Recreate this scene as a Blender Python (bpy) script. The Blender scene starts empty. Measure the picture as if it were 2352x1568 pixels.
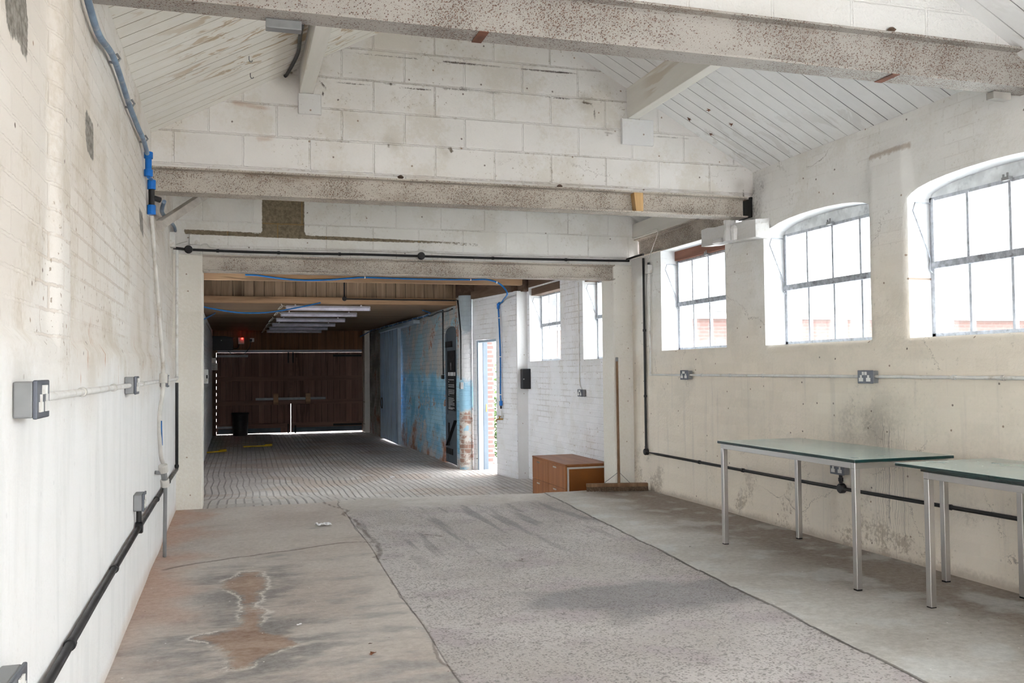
import bpy, bmesh, math, random
import numpy as np
from mathutils import Vector, Matrix, noise as mnoise
from mathutils.geometry import delaunay_2d_cdt
random.seed(7)
SC = bpy.context.scene
COL = SC.collection
PI = math.pi
# ------------------------------------------------------------------ camera (measured from the photograph's vanishing lines)
W, HH = 2352, 1568
FPX, YAW, PITCH, ROLL, EYE = 2083.9, .298999, .0314483, .0106137, 1.23
def cam_axes():
    cy, sy, cp, sp = math.cos(YAW), math.sin(YAW), math.cos(PITCH), math.sin(PITCH)
    fwd = Vector((sy*cp, cy*cp, sp)); right = Vector((cy, -sy, 0)); down = fwd.cross(right)
    c, s = math.cos(ROLL), math.sin(ROLL)
    return c*right+s*down, -s*right+c*down, fwd
CR, CD, CF = cam_axes()
def ray(u, v): return CR*((u-W/2)/FPX)+CD*((v-HH/2)/FPX)+CF
E0 = Vector((0, 0, EYE))
def ax(u, v, x): d = ray(u, v); return E0+d*(x/d.x)
def ay(u, v, y): d = ray(u, v); return E0+d*(y/d.y)
def az(u, v, z): d = ray(u, v); return E0+d*((z-EYE)/d.z)
cam = bpy.data.cameras.new('camera'); co = bpy.data.objects.new('camera', cam); COL.objects.link(co)
cam.sensor_width = 36; cam.lens = FPX/W*36; cam.clip_start = .05; cam.clip_end = 300
m = Matrix(((CR.x, -CD.x, -CF.x, 0), (CR.y, -CD.y, -CF.y, 0), (CR.z, -CD.z, -CF.z, EYE), (0, 0, 0, 1)))
co.matrix_world = m; SC.camera = co

# ------------------------------------------------------------------ node helpers
class N:
    def __init__(s, name):
        s.m = bpy.data.materials.new(name); s.m.use_nodes = True
        s.t = s.m.node_tree; s.t.nodes.clear()
        s.out = s.t.nodes.new('ShaderNodeOutputMaterial')
    def n(s, ty, ins=None, **pr):
        k = s.t.nodes.new('ShaderNode'+ty)
        for a, b in pr.items(): setattr(k, a, b)
        for a, b in (ins or {}).items(): s.set(k.inputs[a], b)
        return k
    def set(s, sock, b):
        if isinstance(b, bpy.types.NodeSocket): s.t.links.new(b, sock)
        elif isinstance(b, (tuple, list)) and len(b) == 3 and sock.type == 'RGBA': sock.default_value = (*b, 1)
        else: sock.default_value = b
    def pos(s): return s.n('NewGeometry').outputs['Position']
    def obj(s): return s.n('TexCoord').outputs['Object']
    def sep(s, v):
        k = s.n('SeparateXYZ', {0: v}); return k.outputs[0], k.outputs[1], k.outputs[2]
    def comb(s, x, y, z=0.): return s.n('CombineXYZ', {0: x, 1: y, 2: z}).outputs[0]
    def ma(s, op, a, b=0., c=None):
        ins = {0: a, 1: b}
        if c is not None: ins[2] = c
        return s.n('Math', ins, operation=op).outputs[0]
    def mul(s, a, b): return s.ma('MULTIPLY', a, b)
    def add(s, a, b): return s.ma('ADD', a, b)
    def vscale(s, v, sx, sy, sz): return s.n('VectorMath', {0: v, 1: (sx, sy, sz)}, operation='MULTIPLY').outputs[0]
    def vadd(s, a, b): return s.n('VectorMath', {0: a, 1: b}, operation='ADD').outputs[0]
    def noise(s, c, sc, det=4., ro=.55, dist=0.): return s.n('TexNoise', {'Vector': c, 'Scale': sc, 'Detail': det, 'Roughness': ro, 'Distortion': dist}).outputs[0]
    def ncol(s, c, sc, det=2.): return s.n('TexNoise', {'Vector': c, 'Scale': sc, 'Detail': det}).outputs[1]
    def voro(s, c, sc, feature='F1'):
        k = s.n('TexVoronoi', {'Vector': c, 'Scale': sc}, feature=feature); return k.outputs['Distance'], k.outputs['Color'] if 'Color' in k.outputs else None
    def mr(s, f, a, b, c=0., d=1.): return s.n('MapRange', {0: f, 1: a, 2: b, 3: c, 4: d}, interpolation_type='SMOOTHSTEP').outputs[0]
    def mix(s, f, a, b, mode='MIX'):
        k = s.n('Mix', data_type='RGBA', blend_type=mode); s.set(k.inputs[0], f); s.set(k.inputs[6], a); s.set(k.inputs[7], b); return k.outputs[2]
    def warp(s, c, sc, amt):
        k = s.n('VectorMath', {0: s.ncol(c, sc), 1: (.5, .5, .5)}, operation='SUBTRACT').outputs[0]
        return s.vadd(c, s.n('VectorMath', {0: k, 'Scale': amt}, operation='SCALE').outputs[0])
    def attr(s, name): return s.n('Attribute', attribute_name=name).outputs['Fac']
    def bump(s, h, st=1., di=1., nrm=None):
        ins = {'Strength': st, 'Distance': di, 'Height': h}
        if nrm: ins['Normal'] = nrm
        return s.n('Bump', ins).outputs[0]
    def done(s, col, rough=.8, nrm=None, metal=0., spec=.3, emit=None, es=0., alpha=None, coat=None):
        ins = {'Base Color': col, 'Roughness': rough, 'Metallic': metal, 'Specular IOR Level': spec}
        if nrm: ins['Normal'] = nrm
        if emit: ins['Emission Color'] = emit; ins['Emission Strength'] = es
        if coat: ins['Coat Weight'] = coat
        b = s.n('BsdfPrincipled', ins); s.t.links.new(b.outputs[0], s.out.inputs[0]); return s.m

def plain(name, col, rough=.6, metal=0., var=.12, sc=12., spec=.3, grime=None):
    k = N(name); c = k.obj(); f = k.noise(c, sc, 3)
    lo = tuple(v*(1-var) for v in col); hi = tuple(min(1, v*(1+var)) for v in col)
    cc = k.mix(k.mr(f, .3, .7), lo, hi)
    if grime: cc = k.mix(k.mul(k.mr(k.noise(c, sc*.6, 4, .7), .52, .68), .7), cc, grime)
    return k.done(cc, k.mr(f, .2, .8, max(.05, rough-.08), min(1, rough+.08)), None, metal, spec)

def boxmask(k, u, v, u0, u1, v0, v1, soft):
    a = k.mul(k.mr(u, u0-soft, u0+soft), k.mr(u, u1-soft, u1+soft, 1., 0.))
    b = k.mul(k.mr(v, v0-soft, v0+soft), k.mr(v, v1-soft, v1+soft, 1., 0.))
    return k.mul(a, b)

def fbm(x, y, z, sc, oc=5): return .5+.36*mnoise.fractal(Vector((x*sc+7.3, y*sc+1.7, z*sc)), .9, 2., oc)
def lowfreq(pts):
    """slow paint and dirt variation stored per vertex"""
    return [fbm(x, y, z, 1.1) for x, y, z in pts], [fbm(x+31, y, z, 3.2) for x, y, z in pts], [fbm(x, y+57, z, 2., 6) for x, y, z in pts]
def put_lowfreq(me):
    pts = [tuple(v.co) for v in me.vertices]
    for nm, vals in zip(('na', 'nb', 'nc'), lowfreq(pts)):
        at = me.attributes.new(nm, 'FLOAT', 'POINT'); at.data.foreach_set('value', vals)
def masonry(name, axis, ca, cb, bw=.45, bh=.225, mo=.011, joint=.004, dirt=.5, chips=.5, grain=.0012, dirtcol=(.2, .145, .095), cc=None, csplit=(0, 1), off=(0, 0), extra=None, lump=.004, stain=.35, cracks=True, jz=None, ckf=None):
    """painted block or brick wall: paint colours ca/cb in large patches, optional lower paint band cc, joints, cracks, chips"""
    k = N(name); p = k.pos(); x, y, z = k.sep(p)
    u = y if axis == 'x' else x
    na, nb, nc = k.attr('na'), k.attr('nb'), k.attr('nc')
    hi = k.noise(p, 42, 2, .7); hi0 = k.ma('SUBTRACT', hi, .5)
    mid = k.add(nb, k.mul(hi0, .5))
    uw = k.ma('MULTIPLY_ADD', hi, .010, u); zw = k.ma('MULTIPLY_ADD', hi, .012, z)
    br = k.n('TexBrick', {'Vector': k.comb(k.add(uw, off[0]), k.add(zw, off[1]), 0.) if off != (0, 0) else k.comb(uw, zw, 0.), 'Color1': (0, 0, 0), 'Color2': (1, 1, 1), 'Mortar': (.5, .5, .5), 'Scale': 1., 'Mortar Size': mo, 'Mortar Smooth': .6, 'Brick Width': bw, 'Row Height': bh}, offset=.5, squash=1.)
    mort = br.outputs['Fac']; rnd = br.outputs['Color']
    mort0 = mort
    if jz: mort = k.mul(mort, k.mr(k.add(z, k.mul(k.ma('SUBTRACT', nc, .5), .4)), jz[0], jz[1]))
    col = k.mix(k.mr(na, .35, .65), ca, cb)
    if cc:
        f = k.mr(k.add(z, k.mul(k.ma('SUBTRACT', na, .5), 1.2)), csplit[0], csplit[1], 1., 0.)
        col = k.mix(f, col, cc)
    col = k.mix(k.mul(k.mr(mid, .45, .75), stain), col, tuple(v*q for v, q in zip(ca, (.80, .76, .68))))
    col = k.mix(.04, col, rnd)
    jm = k.mul(k.mr(mort, .35, .8), k.mul(k.mr(k.add(nc, k.mul(hi0, .6)), .48, .66), dirt))
    col = k.mix(jm, col, dirtcol)
    if cracks:
        wv = k.comb(k.add(u, k.mul(mid, .35)), k.add(z, k.mul(nc, .35)), 0.)
        ed = k.n('TexVoronoi', {'Vector': wv, 'Scale': 1.3}, feature='DISTANCE_TO_EDGE', voronoi_dimensions='2D').outputs[0]
        ck = k.mul(k.mr(ed, .0, .006, 1., 0.), k.mr(nc, .54, .64))
        col = k.mix(k.mul(ck, ckf or .75*min(1, dirt*1.4)), col, (.16, .12, .09))
    vo = k.n('TexVoronoi', {'Vector': k.comb(k.add(u, k.mul(hi0, .012)), z, 0.), 'Scale': 5.5}, voronoi_dimensions='2D'); d = vo.outputs['Distance']; r, g, b = k.sep(vo.outputs['Color'])
    hole = k.mul(k.mr(d, .022, .05, 1., 0.), k.mr(r, .8-.25*chips, .82-.25*chips))
    col = k.mix(k.mul(hole, .85), col, k.mix(k.mr(g, .45, .55), (.12, .08, .06), (.3, .2, .13)))
    fl = k.mul(k.mr(hi, .665, .70), k.mul(k.mr(nc, .47, .6), chips))
    col = k.mix(fl, col, (.30, .235, .175))
    h = k.ma('MULTIPLY_ADD', hi, grain*2.2, k.mul(mort if jz else mort0, -joint)) if joint > .0013 else k.mul(hi, grain*2.2)
    if extra: col, h = extra(k, col, h, u, z, p, mort, na, nb, nc, hi)
    LOWFREQ.add(k.m.name)
    return k.done(col, .82, k.bump(h, 1., 1.), 0, .25)

def wood(name, ca, cb, axis=0, ring=14., rough=.7, plank=None, paxis=1, gap=(.02, .014, .01), stainc=None, stain=0., world=True, knots=.3, wear=None, pvar=.35, slen=.55):
    """wood with grain along `axis`; optional plank lines of width plank along paxis"""
    k = N(name); p = k.pos() if world else k.obj(); xyz = k.sep(p)
    s = [ring]*3; s[axis] = ring*.045
    g = k.noise(k.vscale(p, *s), 1., 4, .66, 1.2)
    col = k.mix(k.mr(g, .3, .7), ca, cb)
    h = None
    if plank:
        q = k.ma('DIVIDE', xyz[paxis], plank); fr = k.ma('FRACT', q); idx = k.ma('FLOOR', q)
        e = k.ma('MINIMUM', fr, k.ma('SUBTRACT', 1., fr))
        rn = k.n('TexWhiteNoise', {'W': idx}, noise_dimensions='1D').outputs[0]
        col = k.mix(k.mr(rn, 0., 1., 0., pvar), col, tuple(v*.7 for v in ca))
        gp = k.mul(k.mr(e, .012, .03, 1., 0.), k.mr(k.add(rn, k.noise(p, 1.5, 1)), .5, 1.1, .25, 1.))
        col = k.mix(gp, col, gap); h = k.mul(gp, -.006)
    if stain:
        s2 = [9.]*3; s2[axis] = slen
        f = k.noise(k.vscale(p, *s2), 1., 4, .62, .8)
        f2 = k.mul(k.mr(f, .54, .60), k.mul(k.mr(k.noise(p, .8, 2), .42, .6), stain))
        col = k.mix(f2, col, stainc)
    if wear:
        col = k.mix(k.mul(k.mr(k.noise(p, 4, 8, .7), .55, .7), wear[1]), col, wear[0])
    return k.done(col, rough, k.bump(h, 1., 1.) if h else None, 0, .25)

# ------------------------------------------------------------------ mesh helpers
class MB:
    def __init__(s): s.v = []; s.f = []
    def add(s, vs, fs):
        b = len(s.v); s.v += [Vector(q) for q in vs]; s.f += [tuple(i+b for i in f) for f in fs]; return s
    def box(s, x0, x1, y0, y1, z0, z1):
        return s.add([(x, y, z) for x in (x0, x1) for y in (y0, y1) for z in (z0, z1)],
                     [(0, 1, 3, 2), (4, 6, 7, 5), (0, 4, 5, 1), (2, 3, 7, 6), (0, 2, 6, 4), (1, 5, 7, 3)])
    def cbox(s, c, sz, rot=None):
        R = rot or Matrix.Identity(3); c = Vector(c); a, b, d = sz[0]/2, sz[1]/2, sz[2]/2
        return s.add([c+R@Vector((x, y, z)) for x in (-a, a) for y in (-b, b) for z in (-d, d)],
                     [(0, 1, 3, 2), (4, 6, 7, 5), (0, 4, 5, 1), (2, 3, 7, 6), (0, 2, 6, 4), (1, 5, 7, 3)])
    def bar(s, a, b, w, h, up=(0, 0, 1)):
        a = Vector(a); b = Vector(b); d = b-a; L = d.length; d.normalize()
        sd = d.cross(Vector(up)).normalized(); u = sd.cross(d)
        R = Matrix((d, sd, u)).transposed()
        return s.cbox((a+b)/2, (L, w, h), R)
    def tube(s, pts, r, n=8, caps=True, closed=False):
        pts = [Vector(p) for p in pts]; m = len(pts); b = len(s.v)
        rr = r if isinstance(r, (list, tuple)) else [r]*m
        t0 = (pts[1]-pts[0]).normalized(); ref = Vector((0, 0, 1)) if abs(t0.z) < .9 else Vector((1, 0, 0))
        nrm = t0.cross(ref).normalized()
        for i, p in enumerate(pts):
            a = pts[max(0, i-1)]; c = pts[min(m-1, i+1)]
            if closed: a = pts[(i-1) % m]; c = pts[(i+1) % m]
            t = (c-a).normalized(); nrm = (nrm-t*nrm.dot(t)).normalized(); bn = t.cross(nrm)
            for j in range(n):
                q = 2*PI*j/n; s.v.append(p+(nrm*math.cos(q)+bn*math.sin(q))*rr[i])
        for i in range(m if closed else m-1):
            i2 = (i+1) % m
            for j in range(n): s.f.append((b+i*n+j, b+i*n+(j+1) % n, b+i2*n+(j+1) % n, b+i2*n+j))
        if caps and not closed:
            s.f.append(tuple(b+j for j in reversed(range(n)))); s.f.append(tuple(b+(m-1)*n+j for j in range(n)))
        return s
    def cyl(s, a, b, r, n=16, r2=None): return s.tube([a, b], [r, r if r2 is None else r2], n)
    def lathe(s, c, prof, n=24, axis='z', caps=True):
        c = Vector(c); b = len(s.v)
        for r, h in prof:
            for j in range(n):
                q = 2*PI*j/n; a, d = r*math.cos(q), r*math.sin(q)
                s.v.append(c+(Vector((a, d, h)) if axis == 'z' else Vector((h, a, d)) if axis == 'x' else Vector((a, h, d))))
        m = len(prof)
        for i in range(m-1):
            for j in range(n): s.f.append((b+i*n+j, b+i*n+(j+1) % n, b+(i+1)*n+(j+1) % n, b+(i+1)*n+j))
        if caps:
            s.f.append(tuple(b+j for j in reversed(range(n)))); s.f.append(tuple(b+(m-1)*n+j for j in range(n)))
        return s
    def prism(s, poly, axis, lo, hi):
        """poly in the two other axes (in xyz order), extruded along axis"""
        def P(a, b, t): return (t, a, b) if axis == 'x' else (a, t, b) if axis == 'y' else (a, b, t)
        n = len(poly)
        return s.add([P(a, b, lo) for a, b in poly]+[P(a, b, hi) for a, b in poly],
                     [tuple(range(n)), tuple(range(2*n-1, n-1, -1))]+[(i, (i+1) % n, n+(i+1) % n, n+i) for i in range(n)])
    def quad(s, a, b, c, d): return s.add([a, b, c, d], [(0, 1, 2, 3)])

def mesh_obj(name, mb, mat, parent=None, origin=None, bevel=0., smooth=False, fixn=True):
    me = bpy.data.meshes.new(name)
    o0 = Vector(origin) if origin is not None else (parent_loc(parent) if parent else Vector((0, 0, 0)))
    me.from_pydata([tuple(v-o0) for v in mb.v], [], mb.f)
    if fixn:
        bm = bmesh.new(); bm.from_mesh(me); bmesh.ops.recalc_face_normals(bm, faces=bm.faces); bm.to_mesh(me); bm.free()
    if mat: me.materials.append(mat)
    o = bpy.data.objects.new(name, me); COL.objects.link(o)
    if parent: o.parent = parent
    elif origin is not None: o.location = o0
    if smooth:
        bm = bmesh.new(); bm.from_mesh(me)
        for f in bm.faces: f.smooth = True
        for e in bm.edges:
            if len(e.link_faces) == 2 and e.calc_face_angle(0) > .7: e.smooth = False
        bm.to_mesh(me); bm.free()
    if bevel:
        b = o.modifiers.new('bevel', 'BEVEL'); b.width = bevel; b.segments = 2; b.limit_method = 'ANGLE'; b.angle_limit = .7
    if mat and mat.name in LOWFREQ: put_lowfreq(me)
    me.update(); return o
LOWFREQ = set()
def parent_loc(p):
    v = Vector((0, 0, 0))
    while p: v = v+Vector(p.location); p = p.parent
    return v
def thing(name, label, cat, loc, group=None, kind=None):
    o = bpy.data.objects.new(name, None); COL.objects.link(o); o.location = loc; o.empty_display_size = .1
    if label: o['label'] = label
    if cat: o['category'] = cat
    if group: o['group'] = group
    if kind: o['kind'] = kind
    return o
def part(name, mb, mat, parent, label=None, **kw):
    o = mesh_obj(name, mb, mat, parent, **kw)
    if label: o['label'] = label
    return o
def solo(name, mb, mat, label, cat, group=None, kind=None, **kw):
    lo = [min(v[i] for v in mb.v) for i in range(3)]; hi = [max(v[i] for v in mb.v) for i in range(3)]
    o = mesh_obj(name, mb, mat, None, origin=((lo[0]+hi[0])/2, (lo[1]+hi[1])/2, lo[2]), **kw)
    o['label'] = label; o['category'] = cat
    if group: o['group'] = group
    if kind: o['kind'] = kind
    return o
def struct(name, mb, mat, parent=None, **kw):
    o = mesh_obj(name, mb, mat, parent, **kw)
    if not parent: o['kind'] = 'structure'
    return o
def spline(pts, k=6):
    P = [Vector(p) for p in pts]; out = []
    for i in range(len(P)-1):
        a = P[max(0, i-1)]; b = P[i]; c = P[i+1]; d = P[min(len(P)-1, i+2)]
        for j in range(k):
            t = j/k; out.append(.5*((2*b)+(c-a)*t+(2*a-5*b+4*c-d)*t*t+(3*b-a-3*c+d)*t**3))
    out.append(P[-1]); return out

def sheet(name, outline, holes, step, to3d, mat, masks=None, reveal=None, rmat=None):
    """flat wall with holes, filled with a fine grid of vertices; to3d maps (a, b) to the wall; masks: float attributes per vertex"""
    vs = []; es = []; gaps = []
    def loop(poly):
        dense = []
        for i, p in enumerate(poly):
            q = poly[(i+1) % len(poly)]; L = math.dist(p, q); n = max(1, int(L/step))
            for j in range(n): dense.append((p[0]+(q[0]-p[0])*j/n, p[1]+(q[1]-p[1])*j/n))
        b = len(vs); vs.extend(Vector(d) for d in dense); n = len(dense)
        es.extend((b+i, b+(i+1) % n) for i in range(n)); return dense
    loops = [loop(outline)]+[loop(h) for h in holes]
    a0 = min(p[0] for p in outline); a1 = max(p[0] for p in outline); b0 = min(p[1] for p in outline); b1 = max(p[1] for p in outline)
    na = int((a1-a0)/step); nb = int((b1-b0)/step)
    def inside(p, poly):
        c = False; n = len(poly); x, y = p
        for i in range(n):
            x0, y0 = poly[i]; x1, y1 = poly[(i+1) % n]
            if (y0 > y) != (y1 > y) and x < (x1-x0)*(y-y0)/(y1-y0)+x0: c = not c
        return c
    for i in range(1, na):
        for j in range(1, nb):
            p = (a0+(a1-a0)*i/na, b0+(b1-b0)*j/nb)
            if inside(p, outline) and not any(inside(p, h) for h in holes): vs.append(Vector(p))
    ov, oe, of, *_ = delaunay_2d_cdt(vs, es, [], 0, 1e-5)
    fs = []
    for f in of:
        c = (sum(ov[i][0] for i in f)/len(f), sum(ov[i][1] for i in f)/len(f))
        if inside(c, outline) and not any(inside(c, h) for h in holes): fs.append(tuple(f))
    me = bpy.data.meshes.new(name)
    me.from_pydata([tuple(to3d(v[0], v[1])) for v in ov], [], fs); me.materials.append(mat)
    for an, fn in (masks or {}).items():
        at = me.attributes.new(an, 'FLOAT', 'POINT')
        at.data.foreach_set('value', [float(fn(v[0], v[1])) for v in ov])
    put_lowfreq(me)
    for pl in me.polygons: pl.use_smooth = True
    o = bpy.data.objects.new(name, me); COL.objects.link(o); o['kind'] = 'structure'
    if reveal:
        for h, lp in zip(holes, loops[1:]):
            mb = MB(); n = len(lp); fr = [Vector(to3d(*p)) for p in lp]; bk = [v+Vector(reveal) for v in fr]
            mb.add(fr+bk, [(i, (i+1) % n, n+(i+1) % n, n+i) for i in range(n)])
            r = mesh_obj('reveal', mb, rmat or mat, o, fixn=False)
    return o
def sd_poly(p, poly):
    d = 1e9; c = False; n = len(poly); x, y = p
    for i in range(n):
        x0, y0 = poly[i]; x1, y1 = poly[(i+1) % n]; ex, ey = x1-x0, y1-y0
        t = max(0, min(1, ((x-x0)*ex+(y-y0)*ey)/(ex*ex+ey*ey+1e-12)))
        d = min(d, math.hypot(x-x0-t*ex, y-y0-t*ey))
        if (y0 > y) != (y1 > y) and x < ex*(y-y0)/(y1-y0)+x0: c = not c
    return -d if c else d
def sd_line(p, ln):
    d = 1e9; x, y = p
    for (x0, y0), (x1, y1) in zip(ln, ln[1:]):
        ex, ey = x1-x0, y1-y0; t = max(0, min(1, ((x-x0)*ex+(y-y0)*ey)/(ex*ex+ey*ey+1e-12)))
        d = min(d, math.hypot(x-x0-t*ex, y-y0-t*ey))
    return d
def grid(name, x0, x1, y0, y1, step, zf, mat, masks=None, keep=None, smooth=True):
    nx = max(1, round((x1-x0)/step[0])); ny = max(1, round((y1-y0)/step[1])); vs = []; fs = []
    for j in range(ny+1):
        for i in range(nx+1):
            x = x0+(x1-x0)*i/nx; y = y0+(y1-y0)*j/ny; vs.append((x, y, zf(x, y)))
    for j in range(ny):
        for i in range(nx):
            a = j*(nx+1)+i
            if keep is None or keep((vs[a][0]+vs[a+1][0])/2, (vs[a][1]+vs[a+nx+1][1])/2): fs.append((a, a+1, a+nx+2, a+nx+1))
    me = bpy.data.meshes.new(name); me.from_pydata(vs, [], fs); me.materials.append(mat)
    for an, fn in (masks or {}).items():
        at = me.attributes.new(an, 'FLOAT', 'POINT'); at.data.foreach_set('value', [float(fn(v[0], v[1])) for v in vs])
    put_lowfreq(me)
    for pl in me.polygons: pl.use_smooth = smooth
    o = bpy.data.objects.new(name, me); COL.objects.link(o); o['kind'] = 'structure'; return o
SKY, EXPO = 1.0, 3.6
# ------------------------------------------------------------------ place constants (metres)
XL, XU, XR = -.49, -.525, 4.04
G, T = 6.45, 8.78
PITCHR, EAVE, RX = .54, 2.84, 1.757
def roof(x): return EAVE+PITCHR*((x+.524) if x < RX else (4.04-x))
def sstep(a, b, t): t = max(0., min(1., (t-a)/(b-a))); return t*t*(3-2*t)
def nz(x, y, z=0., s=1.): return mnoise.noise(Vector((x*s, y*s, z*s)))

# ------------------------------------------------------------------ materials
def ex_left(k, col, h, u, z, p, mort, na, nb, nc, hi):
    d = k.add(k.attr('bare'), k.mul(k.ma('SUBTRACT', hi, .5), .03))
    f = k.mr(d, -.006, .004, 1., 0.)
    col = k.mix(f, col, k.mix(k.mr(hi, .3, .7), (.16, .145, .125), (.34, .315, .28)))
    lw = k.mr(k.add(z, k.mul(k.ma('SUBTRACT', nc, .5), .3)), 1.02, 1.36, 1., 0.)
    col = k.mix(k.mul(lw, .85), col, k.mix(k.mr(k.noise(k.vscale(p, 1, 6, 1.2), 1.5, 3), .45, .7), (.86, .865, .87), (.79, .80, .805)))
    rd = k.mul(k.mr(k.noise(k.vscale(p, 1, 7, 2), 2, 4, .7), .60, .68), boxmask(k, u, z, 3.1, 8.8, 1.2, 1.42, .08))
    col = k.mix(k.mul(rd, .75), col, (.48, .25, .14))
    foot = k.mr(k.add(z, k.mul(nc, .12)), .05, .16, 1., 0.)
    col = k.mix(k.mul(foot, .5), col, (.52, .40, .31))
    return col, h
def ex_right(k, col, h, u, z, p, mort, na, nb, nc, hi):
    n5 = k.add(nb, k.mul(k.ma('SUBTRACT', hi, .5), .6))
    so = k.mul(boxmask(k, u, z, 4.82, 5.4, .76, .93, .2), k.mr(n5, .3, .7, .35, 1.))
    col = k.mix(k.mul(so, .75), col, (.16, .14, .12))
    ud = k.add(k.mul(u, 52.), k.mul(k.noise(k.comb(k.mul(u, 6.), k.mul(z, 7.), 0.), 1., 2), 3.))
    lines = k.n('TexVoronoi', {'Vector': k.comb(ud, 0., 0.), 'Scale': 1.}, feature='DISTANCE_TO_EDGE', voronoi_dimensions='2D').outputs[0]
    ln = k.mul(k.mr(lines, .02, .075, 1., 0.), boxmask(k, u, k.add(z, k.mul(k.noise(k.comb(k.mul(u, 22.), 0., 0.), 1., 1), 1.1)), 4.72, 5.02, .72, 1.3, .03))
    col = k.mix(k.mul(ln, .6), col, (.13, .12, .11))
    foot = k.mul(k.mr(z, .05, .6, 1., 0.), k.mr(n5, .58, .74))
    col = k.mix(k.mul(foot, .5), col, (.30, .22, .14))
    base = k.mr(k.add(z, k.mul(n5, .08)), .04, .1, 1., 0.)
    col = k.mix(k.mul(base, .5), col, (.28, .22, .16))
    pt = k.mul(boxmask(k, u, k.add(z, k.mul(k.ma('SUBTRACT', hi, .5), .03)), 4.66, 5.03, 2.598, 2.632, .012), .65); col = k.mix(pt, col, (.42, .33, .25))
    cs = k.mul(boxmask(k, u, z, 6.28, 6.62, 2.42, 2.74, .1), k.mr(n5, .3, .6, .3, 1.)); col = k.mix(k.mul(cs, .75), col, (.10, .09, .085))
    st = k.mul(k.mr(k.noise(k.vscale(p, 1, 5, .35), 2.4, 4, .6), .55, .72), k.mr(z, 1.1, 1.35, 1., 0.))
    col = k.mix(k.mul(st, .2), col, (.44, .42, .40))
    return col, h
def ex_bare(k, col, h, u, z, p, mort, na, nb, nc, hi):
    d = k.add(k.attr('bare'), k.mul(k.ma('SUBTRACT', hi, .5), .014))
    f = k.mr(d, -.003, .003, 1., 0.)
    bc = k.mix(k.mr(k.noise(p, 30, 4, .7), .3, .7), (.145, .115, .075), (.27, .225, .155))
    bc = k.mix(k.mr(mort, .4, .8), bc, (.27, .19, .09))
    return k.mix(f, col, bc), h
def ex_gable(k, col, h, u, z, p, mort, na, nb, nc, hi):
    d = k.add(k.attr('crk'), k.mul(k.ma('ABSOLUTE', k.ma('SUBTRACT', hi, .5)), .03))
    f = k.mul(k.mr(d, .003, .012, 1., 0.), k.mr(k.add(nc, k.mul(hi, .5)), .58, .74, .4, 1.))
    col = k.mix(k.mul(f, .9), col, (.10, .07, .05))
    r = k.mul(k.mr(k.add(k.attr('rustd'), k.mul(hi, .02)), .012, .035, 1., 0.), k.mr(nb, .4, .6)); col = k.mix(k.mul(r, .5), col, (.45, .24, .14))
    o = k.mr(k.add(k.attr('hole'), k.mul(hi, .012)), .014, .024, 1., 0.); col = k.mix(k.mul(o, .9), col, (.10, .07, .035))
    so = k.mul(k.mr(k.attr('hole'), .02, .11, 1., 0.), k.mr(nb, .4, .65)); col = k.mix(k.mul(so, .35), col, (.34, .29, .21))
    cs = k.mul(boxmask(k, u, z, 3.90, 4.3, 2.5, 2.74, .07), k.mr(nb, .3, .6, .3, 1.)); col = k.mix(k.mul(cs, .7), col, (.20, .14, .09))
    return col, k.ma('SUBTRACT', h, k.mul(f, .006))
M = {}
M['left'] = masonry('painted brick, cream and white', 'x', (.72, .665, .605), (.77, .735, .69), .225, .075, .007, .0016, .32, .8, extra=ex_left, stain=.6, lump=.006, dirtcol=(.46, .35, .26), jz=(1.2, 1.45), cracks=False)
M['right'] = masonry('painted render, cream below white', 'x', (.84, .825, .80), (.88, .87, .85), .225, .075, .005, .0012, .12, .2, cc=(.90, .82, .71), csplit=(1.3, 2.3), extra=ex_right, ckf=.6, stain=.28, lump=.006, dirtcol=(.36, .31, .25), jz=(1.7, 2.3))
M['block'] = masonry('white painted concrete block', 'y', (.85, .825, .80), (.80, .77, .74), .45, .225, .008, .0045, .32, .5, grain=.0014, off=(.15, .05), dirtcol=(.27, .21, .15), stain=.55, extra=ex_gable)
M['block2'] = masonry('white painted block with bare strip', 'y', (.80, .785, .75), (.85, .835, .805), .45, .225, .008, .0032, .2, .3, extra=ex_bare, grain=.0012, off=(.037, .062), dirtcol=(.3, .24, .18))
M['block1'] = masonry('white painted block coarse', 'y', (.72, .715, .70), (.77, .765, .75), .45, .225, .010, .0035, .06, .1, grain=.0035, off=(.22, .1), stain=.15, cracks=False)
M['pillar'] = masonry('painted plaster pillar', 'y', (.82, .785, .715), (.84, .81, .755), .9, .45, .003, .0005, .12, .4, lump=.005, dirtcol=(.4, .33, .24), cc=(.82, .80, .74), csplit=(.3, 1.3), cracks=False)
M['plaster'] = masonry('white painted plaster', 'x', (.82, .81, .78), (.78, .77, .74), .9, .45, .003, .0005, .15, .4, cracks=False)
M['whitebrick'] = masonry('white painted brick', 'x', (.83, .835, .865), (.87, .87, .90), .225, .075, .008, .0022, .33, .5, lump=.006, dirtcol=(.36, .30, .26), cracks=False)
M['reveal'] = masonry('white window reveal', 'x', (.88, .89, .90), (.84, .85, .87), .225, .075, .006, .0012, .1, .2, cracks=False)
M['pad'] = masonry('broken white concrete', 'y', (.82, .815, .82), (.76, .75, .74), .9, .45, .003, .0005, .15, .25, lump=.006, cracks=False)

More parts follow.
